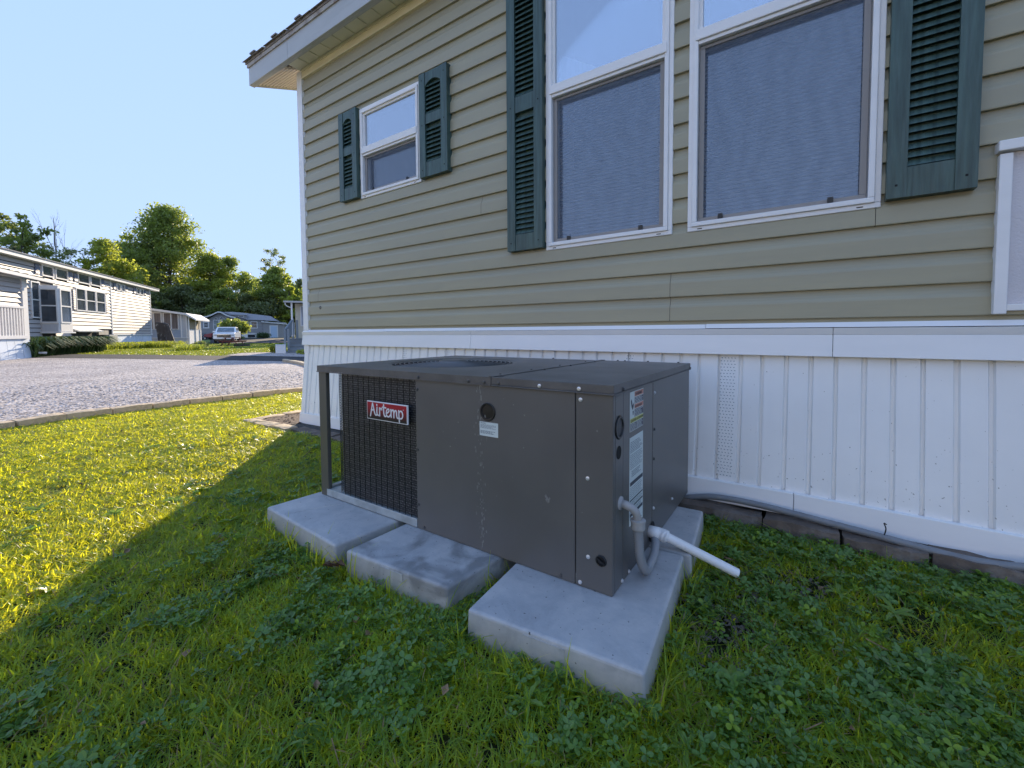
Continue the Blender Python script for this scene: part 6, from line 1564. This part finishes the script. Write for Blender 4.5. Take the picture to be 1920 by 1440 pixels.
gr_m = leafmat('grass_blade', (.062, .160, .026), (1.0, .94, .035), .52, rough=.36, hv=.45, scale=2.2, spec=.35)
gr2_m = leafmat('dry_grass_blade', (.22, .19, .09), (.28, .22, .08), .35, rough=.5, hv=.3, scale=2)
cl_m = leafmat('clover_leaf', (.058, .135, .038), (.25, .42, .04), .32, rough=.34, hv=.6, scale=3, spec=.5)
cl2_m = leafmat('young_clover_leaf', (.15, .26, .028), (.45, .6, .04), .4, rough=.42, hv=.3, scale=3, spec=.45)
weed_m = leafmat('broad_weed_leaf', (.095, .18, .035), (.3, .45, .04), .38, rough=.4, hv=.35, scale=3, spec=.5)

def tuft_mesh(seed, nb, h, spread, wd, lean=.45, dry=.05, segs=3):
    rg = random.Random(seed); mb = MB()
    for i in range(nb):
        r = spread*math.sqrt(rg.random()); a = rg.uniform(0, 6.283); x, y = r*math.cos(a), r*math.sin(a)
        b = rg.uniform(0, 6.283); l_ = h*rg.uniform(.5, 1.15); le = l_*rg.uniform(.05, lean)*1.3; cu = rg.uniform(.2, .9)
        dx, dy = math.cos(b), math.sin(b); sa = b+math.pi/2+rg.uniform(-.6, .6); w_ = wd*rg.uniform(.6, 1.2); sx_, sy_ = math.cos(sa)*w_/2, math.sin(sa)*w_/2
        P = []
        for k in range(segs+1):
            t = k/segs; off = le*(t**1.7)*(.6+cu); zz = l_*(t-.28*cu*t*t*1.2)
            P.append((x+dx*off, y+dy*off, zz))
        n0 = len(mb.v); W = [1, .95, .7, .0] if segs == 3 else [1, .7, 0]
        for k in range(segs):
            mb.v += [(P[k][0]-sx_*W[k], P[k][1]-sy_*W[k], P[k][2]), (P[k][0]+sx_*W[k], P[k][1]+sy_*W[k], P[k][2])]
        mb.v.append(P[segs]); mi = 1 if rg.random() < dry else 0
        for k in range(segs-1):
            mb.f.append((n0+2*k, n0+2*k+1, n0+2*k+3, n0+2*k+2)); mb.m.append(mi)
        mb.f.append((n0+2*segs-2, n0+2*segs-1, n0+2*segs)); mb.m.append(mi)
    return mb.mesh('tuft', [gr_m, gr2_m])

def clover_mesh(seed, nl, spread, hgt, mats, size=.010):
    rg = random.Random(seed); mb = MB()
    for i in range(nl):
        r = spread*math.sqrt(rg.random()); a = rg.uniform(0, 6.283); x, y = r*math.cos(a), r*math.sin(a); z = hgt*rg.uniform(.55, 1.15); s = size*rg.uniform(.65, 1.3)
        tilt = Matrix.Rotation(rg.uniform(-.55, .55), 3, 'X') @ Matrix.Rotation(rg.uniform(-.55, .55), 3, 'Y')
        mi = 1 if rg.random() < .12 else 0; c = Vector((x, y, z)); ph = rg.uniform(0, 6.28)
        mb.beam((x*.6, y*.6, 0), (x, y, z), .0013, .0013, mi)
        for k in range(3):
            th = ph+k*2.094; cup = rg.uniform(.15, .45); ux = Vector((math.cos(th), math.sin(th), 0)); uy = Vector((-math.sin(th), math.cos(th), 0))
            out = [(0, 0), (.45, .40), (.95, .62), (1.5, .55), (1.85, .25), (1.72, 0), (1.85, -.25), (1.5, -.55), (.95, -.62), (.45, -.40)]
            pts = []
            for (p_, q_) in out:
                v = ux*(p_*s)+uy*(q_*s)+Vector((0, 0, cup*s*(p_*.35+abs(q_)*.55))); pts.append(c+tilt@v)
            mb.poly([pts[0], pts[1], pts[2], pts[3], pts[4], pts[5]], mi); mb.poly([pts[0], pts[5], pts[6], pts[7], pts[8], pts[9]], mi)
    return mb.mesh('clover_sprig', mats)

def weed_mesh(seed, nl, ln, wd, serr=False):
    rg = random.Random(seed); mb = MB()
    for i in range(nl):
        a = i*6.283/nl+rg.uniform(-.4, .4); l_ = ln*rg.uniform(.6, 1.1); up = rg.uniform(.3, .9); d = Vector((math.cos(a), math.sin(a), 0)); s = Vector((-d.y, d.x, 0)); prev = None
        for k in range(8):
            t = k/7; w_ = wd*math.sin(math.pi*min(.98, .12+t*.86))**.8*(1 if not serr or k % 2 else .62); c = d*(l_*t)+Vector((0, 0, l_*up*(t-.75*t*t)+.006))
            cur = (c-s*w_+Vector((0, 0, w_*.35)), c, c+s*w_+Vector((0, 0, w_*.35)))
            if prev: mb.quad(prev[0], prev[1], cur[1], cur[0]); mb.quad(prev[1], prev[2], cur[2], cur[1])
            prev = cur
    return mb.mesh('weed', weed_m)

def inside(poly, x, y):
    r = np.zeros(len(x), bool); n = len(poly)
    for i in range(n):
        x0, y0 = poly[i]; x1, y1 = poly[(i+1) % n]
        c = ((y0 > y) != (y1 > y)); r ^= c & (x < (x1-x0)*(y-y0)/(y1-y0+1e-12)+x0)
    return r
kx = np.array([p[0] for p in KERB]); ky = np.array([p[1] for p in KERB])
def lawn_ok(x, y, m=0.0):
    ok = np.ones(len(x), bool)
    for P in PADS:
        c = (sum(p[0] for p in P)/4, sum(p[1] for p in P)/4)
        Q = [(c[0]+(p[0]-c[0])*(1-.02+m), c[1]+(p[1]-c[1])*(1-.02+m)) for p in P]; ok &= ~inside(Q, x, y)
    ok &= ~((x > -1.97) & (x < -.48) & (y > 1.23) & (y < 2.3))                   # under the unit
    ok &= x > np.interp(y, ky, kx)+.125
    ok &= ~((x > -4.1) & (y > np.where(x < -.6, 2.03, 2.165)))
    ok &= ~((x > -4.77) & (x < -3.9) & (y > 1.98)); ok &= ~((x > -4.6) & (y > 5.8))
    return ok
def vnoise(x, y, s, seed=0):
    rg = np.random.default_rng(seed); out = np.zeros(len(x))
    for o in range(5):
        th = rg.uniform(0, 6.28); f = s*(1.0+.75*o); out += np.sin(f*(x*np.cos(th)+y*np.sin(th))+rg.uniform(0, 6.28)+1.7*np.sin(f*.6*(y*np.cos(th)-x*np.sin(th))))
    return out/5
def place(n_target, xr, yr_, dens, seed):
    rg = np.random.default_rng(seed); x = rg.uniform(*xr, n_target); y = rg.uniform(*yr_, n_target); keep = rg.uniform(0, 1, n_target) < dens(x, y)
    return x[keep], y[keep], rg
def view_ok(x, y, pad=.25):
    d = x*Fv.x+y*Fv.y; r_ = x*Rv.x+y*Rv.y
    return (d > .55) & (np.abs(r_) < d*1.22+pad)
# grass
patch = lambda x, y: vnoise(x, y, 3.1, 3)
def bare(x, y):     # worn ground by the pads and the wall
    b = np.exp(-(((x+.20)/.12)**2+((y-1.42)/.22)**2))*.9
    b += .5*np.exp(-(((x-.15)/.35)**2+((y-1.75)/.16)**2))*(vnoise(x, y, 9, 5) > -.1)
    return np.clip(b, 0, .97)
cloverness = lambda x, y: np.clip(.40+.85*vnoise(x, y, 4.2, 8)+np.where(x > -.9, .22, 0)-.5*np.clip((-1.4-x-.8*(y-.6))/1.2, 0, 1.4)-np.where((x > -.75) & (x < -.25) & (y > .3) & (y < .9), .3, 0), 0, 1)
def dens_g(x, y):
    d = np.hypot(x, y); q = np.where(d < 1.6, 1, np.where(d < 3, .72, .50)); q = q*np.where(d > 1, 1-.30*cloverness(x, y)*(d < 4.5), 1-.28*cloverness(x, y))
    return q*(lawn_ok(x, y) & view_ok(x, y))*(1-bare(x, y))
x, y, rg = place(150000, (-7.2, 2.6), (-3.2, 3.6), dens_g, 21)
TV = [tuft_mesh(100+i, 16, .054, .034, .0040, .85, .08) for i in range(9)]+[tuft_mesh(200+i, 8, .080, .022, .0040, 1.0, .07) for i in range(3)]
n = len(x); d = np.hypot(x, y)
hs_ = .63+.16*patch(x, y)+rg.uniform(-.18, .22, n); hs_ = np.where(x < -2.6, hs_*.85, hs_); hs_ = np.clip(hs_, .4, 1.5)
ws = np.where(d < 2, 1.0, np.where(d < 3.5, 1.25, 1.55))
idx = np.where(rg.uniform(0, 1, n) < .95, rg.integers(0, 9, n), rg.integers(9, 12, n))
z = np.array([gz(a, b) for a, b in zip(x, y)])
scatter('lawn_grass', np.stack([x, y, z], 1), np.stack([rg.normal(0, .10, n), rg.normal(0, .10, n), rg.uniform(0, 6.283, n)], 1), np.stack([ws, ws, hs_], 1), idx, TV, 'short mown lawn grass around the pads and along the kerb')
# a fringe of longer blades against the pads, missed by the mower
ex, ey = [], []
for P in PADS[:3]:
    for k in range(4):
        (ax_, ay_), (bx_, by_) = P[k], P[(k+1) % 4]
        if (ay_+by_)/2 > 1.5: continue
        for t in np.arange(0, 1, .035):
            if rng.random() < .75:
                px_, py_ = ax_+(bx_-ax_)*t, ay_+(by_-ay_)*t; cx_, cy_ = sum(p[0] for p in P)/4, sum(p[1] for p in P)/4; vx, vy = px_-cx_, py_-cy_; l_ = math.hypot(vx, vy); o_ = .022+rng.uniform(0, .03)
                ex.append(px_+vx/l_*o_); ey.append(py_+vy/l_*o_)
ex = np.array(ex); ey = np.array(ey); k = lawn_ok(ex, ey); ex, ey = ex[k], ey[k]; n = len(ex)
LT = [tuft_mesh(300+i, 5, .115, .02, .0040, .7, .05) for i in range(5)]
scatter('edge_grass', np.stack([ex, ey, np.zeros(n)], 1), np.stack([rg.normal(0, .15, n), rg.normal(0, .15, n), rg.uniform(0, 6.283, n)], 1), np.stack([np.ones(n), np.ones(n), rg.uniform(.45, 1.15, n)**1.4], 1), rg.integers(0, 5, n), LT, 'longer grass blades standing against the edges of the pads')
# clover
def dens_c(x, y):
    d = np.hypot(x, y); q = cloverness(x, y)**1.25*np.where(d < 2.6, 1, .55)
    return q*(lawn_ok(x, y, .03) & view_ok(x, y))*(1-bare(x, y)*.7)*(d < 5)
x, y, rg = place(38000, (-5.0, 2.6), (-1.6, 2.25), dens_c, 31)
CV = [clover_mesh(400+i, 7, .036, .040, [cl_m, cl2_m], .0088) for i in range(8)]+[clover_mesh(420+i, 4, .03, .036, [cl2_m, cl_m], .0082) for i in range(2)]
n = len(x); s = rg.uniform(.55, 1.05, n)
idx = np.where(rg.uniform(0, 1, n) < .93, rg.integers(0, 8, n), rg.integers(8, 10, n))
scatter('clover', np.stack([x, y, rg.uniform(-.012, .004, n)], 1), np.stack([rg.normal(0, .15, n), rg.normal(0, .15, n), rg.uniform(0, 6.283, n)], 1), np.stack([s, s, s*rg.uniform(.8, 1.1, n)], 1), idx, CV, 'clover leaves growing through the shaded lawn', cat='clover')
# broad leaved weeds, singly
WV = [weed_mesh(500+i, 6, .055, .011) for i in range(3)]+[weed_mesh(510+i, 6, .07, .010, True) for i in range(3)]
def dens_w(x, y): return (lawn_ok(x, y, .04) & view_ok(x, y))*np.where(x > -.6, 1.0, .25)*(np.hypot(x, y) < 3.4)
x, y, rg = place(820, (-3.6, 2.4), (-1.2, 2.2), dens_w, 41); n = len(x); s = rg.uniform(.45, 1.1, n)
scatter('broad_leaf_weeds', np.stack([x, y, np.full(n, .012)], 1), np.stack([rg.normal(0, .2, n), rg.normal(0, .2, n), rg.uniform(0, 6.283, n)], 1), np.stack([s, s, s], 1), rg.integers(0, 6, n), WV, 'broad leaved weeds dotted through the clover', cat='weeds')
dl_m = M('dry_leaf', (.20, .13, .07), .8, var=.5, vs=50)
def litter(seed):
    rg = random.Random(seed); mb = MB(); l_ = rg.uniform(.012, .03); w_ = l_*rg.uniform(.25, .5); c = rg.uniform(.1, .4)*l_
    mb.quad((0, 0, 0), (l_*.5, -w_, c), (l_, 0, .3*c), (l_*.5, w_, c)); return mb.mesh('dry_leaf', dl_m)
LV = [litter(800+i) for i in range(6)]+[MB().beam((0, 0, 0), (.05+.02*i, .01, .004), .0022, .0022).mesh('twig', dl_m) for i in range(2)]
x, y, rg = place(1500, (-6, 2.4), (-1.5, 2.2), lambda x, y: (lawn_ok(x, y, .02) & view_ok(x, y))*.7, 45); n = len(x); s = rg.uniform(.6, 1.5, n)
scatter('lawn_litter', np.stack([x, y, rg.uniform(.008, .03, n)], 1), np.stack([rg.normal(0, .4, n), rg.normal(0, .4, n), rg.uniform(0, 6.283, n)], 1), np.stack([s, s, s], 1), rg.integers(0, 8, n), LV, 'dry leaf scraps and twigs caught in the lawn', cat='litter')
# far lawn tufts
def dens_f(x, y):
    d = x*Fv.x+y*Fv.y; r_ = x*Rv.x+y*Rv.y; px = 960+806*r_/np.maximum(d, .1)
    roadf = np.interp(x, [p[0] for p in ROADF], [p[1] for p in ROADF])
    drive = inside([(-19.0, 7.2), (-9, 10.6), (-9, 14), (-19.3, 12.2), (-20.8, 8.8)], x, y)
    return ((d > 16.5) & (d < 44.5) & (px > -60) & (px < 610) & (y > roadf+.15) & ~drive)*np.where(d < 26, 1, .5)
x, y, rg = place(60000, (-52, -8), (-6, 30), dens_f, 51); n = len(x)
z = np.array([gz(a, b) for a, b in zip(x, y)]); s = rg.uniform(2.0, 3.4, n)
gf_m = leafmat('far_grass_blade', (.10, .19, .025), (.42, .46, .03), .35, hv=.45, scale=.5)
FV = [tuft_mesh(600+i, 9, .05, .045, .012, .5, .08, 2) for i in range(4)]
for me in FV: me.materials[0] = gf_m
scatter('far_lawn_grass', np.stack([x, y, z], 1), np.stack([rg.normal(0, .1, n), rg.normal(0, .1, n), rg.uniform(0, 6.283, n)], 1), np.stack([s, s, s*rg.uniform(.25, .55, n)], 1), rg.integers(0, 4, n), FV, 'grass of the far lawn beyond the road')
# loose gravel
def stone_mesh(seed):
    rg = random.Random(seed); mb = MB(); V = [(0, 0, 1), (.9, 0, .2), (.28, .86, .2), (-.73, .53, .2), (-.73, -.53, .2), (.28, -.86, .2), (.4, .3, -.5), (-.5, 0, -.5), (.2, -.5, -.5)]
    V = [(a*rg.uniform(.6, 1.25), b*rg.uniform(.6, 1.25), c*rg.uniform(.5, 1.1)) for a, b, c in V]
    mb.v = V; mb.f = [(0, 1, 2), (0, 2, 3), (0, 3, 4), (0, 4, 5), (0, 5, 1), (1, 6, 2), (2, 6, 7, 3), (3, 7, 4), (4, 7, 8, 5), (5, 8, 6, 1)]; mb.m = [0]*10
    return mb.mesh('stone', stone_m)
def dens_s(x, y):
    d = np.hypot(x, y); kxx = np.interp(y, ky, kx); rn = np.interp(x, [p[0] for p in ROADN], [p[1] for p in ROADN]); dd = x*Fv.x+y*Fv.y; r_ = x*Rv.x+y*Rv.y
    return (x < kxx-.06)*(y < rn-.05)*(r_ > -dd*1.24-.3)*(dd > 0)*np.clip(1.3-d/9, 0, 1)
x, y, rg = place(90000, (-15, -5.8), (-3.0, 8), dens_s, 61); n = len(x); s = rg.uniform(.009, .021, n)*np.clip(np.hypot(x, y)/8, 1, 1.4)
SV = [stone_mesh(700+i) for i in range(6)]
scatter('gravel_stones', np.stack([x, y, np.full(n, .012)], 1), np.stack([rg.uniform(-.3, .3, n), rg.uniform(-.3, .3, n), rg.uniform(0, 6.283, n)], 1), np.stack([s, s, s*.48], 1), rg.integers(0, 6, n), SV, 'pale crushed stone covering the parking lot beyond the kerb', cat='gravel')
# mulch chips and dark soil crumbs
x, y, rg = place(2600, (-4.62, -4.15), (2.1, 4.6), lambda x, y: np.ones(len(x)), 71); x2, y2, _ = place(3500, (-.42, .15), (1.15, 2.15), lambda x, y: bare(x, y)*lawn_ok(x, y), 72)
x = np.concatenate([x, x2]); y = np.concatenate([y, y2]); n = len(x); s = np.concatenate([rg.uniform(.010, .02, n-len(x2)), rg.uniform(.004, .009, len(x2))])
dk = []
for i in range(4):
    me = stone_mesh(720+i); me.materials.clear(); me.materials.append(M('mulch_chip', (.06, .04, .033), .9, var=.4, vs=40) if i < 2 else M('dark_crumb', (.10, .085, .07), .85, var=.4, vs=40)); dk.append(me)
scatter('mulch_chips', np.stack([x, y, np.full(n, .012)], 1), np.stack([rg.uniform(-.6, .6, n), rg.uniform(-.6, .6, n), rg.uniform(0, 6.283, n)], 1), np.stack([s*1.4, s, s*.6], 1), np.where(np.arange(n) < n-len(x2), rg.integers(0, 2, n), rg.integers(2, 4, n)), dk, 'brown mulch chips and dark crumbs by the house corner and beside the pads', cat='mulch')
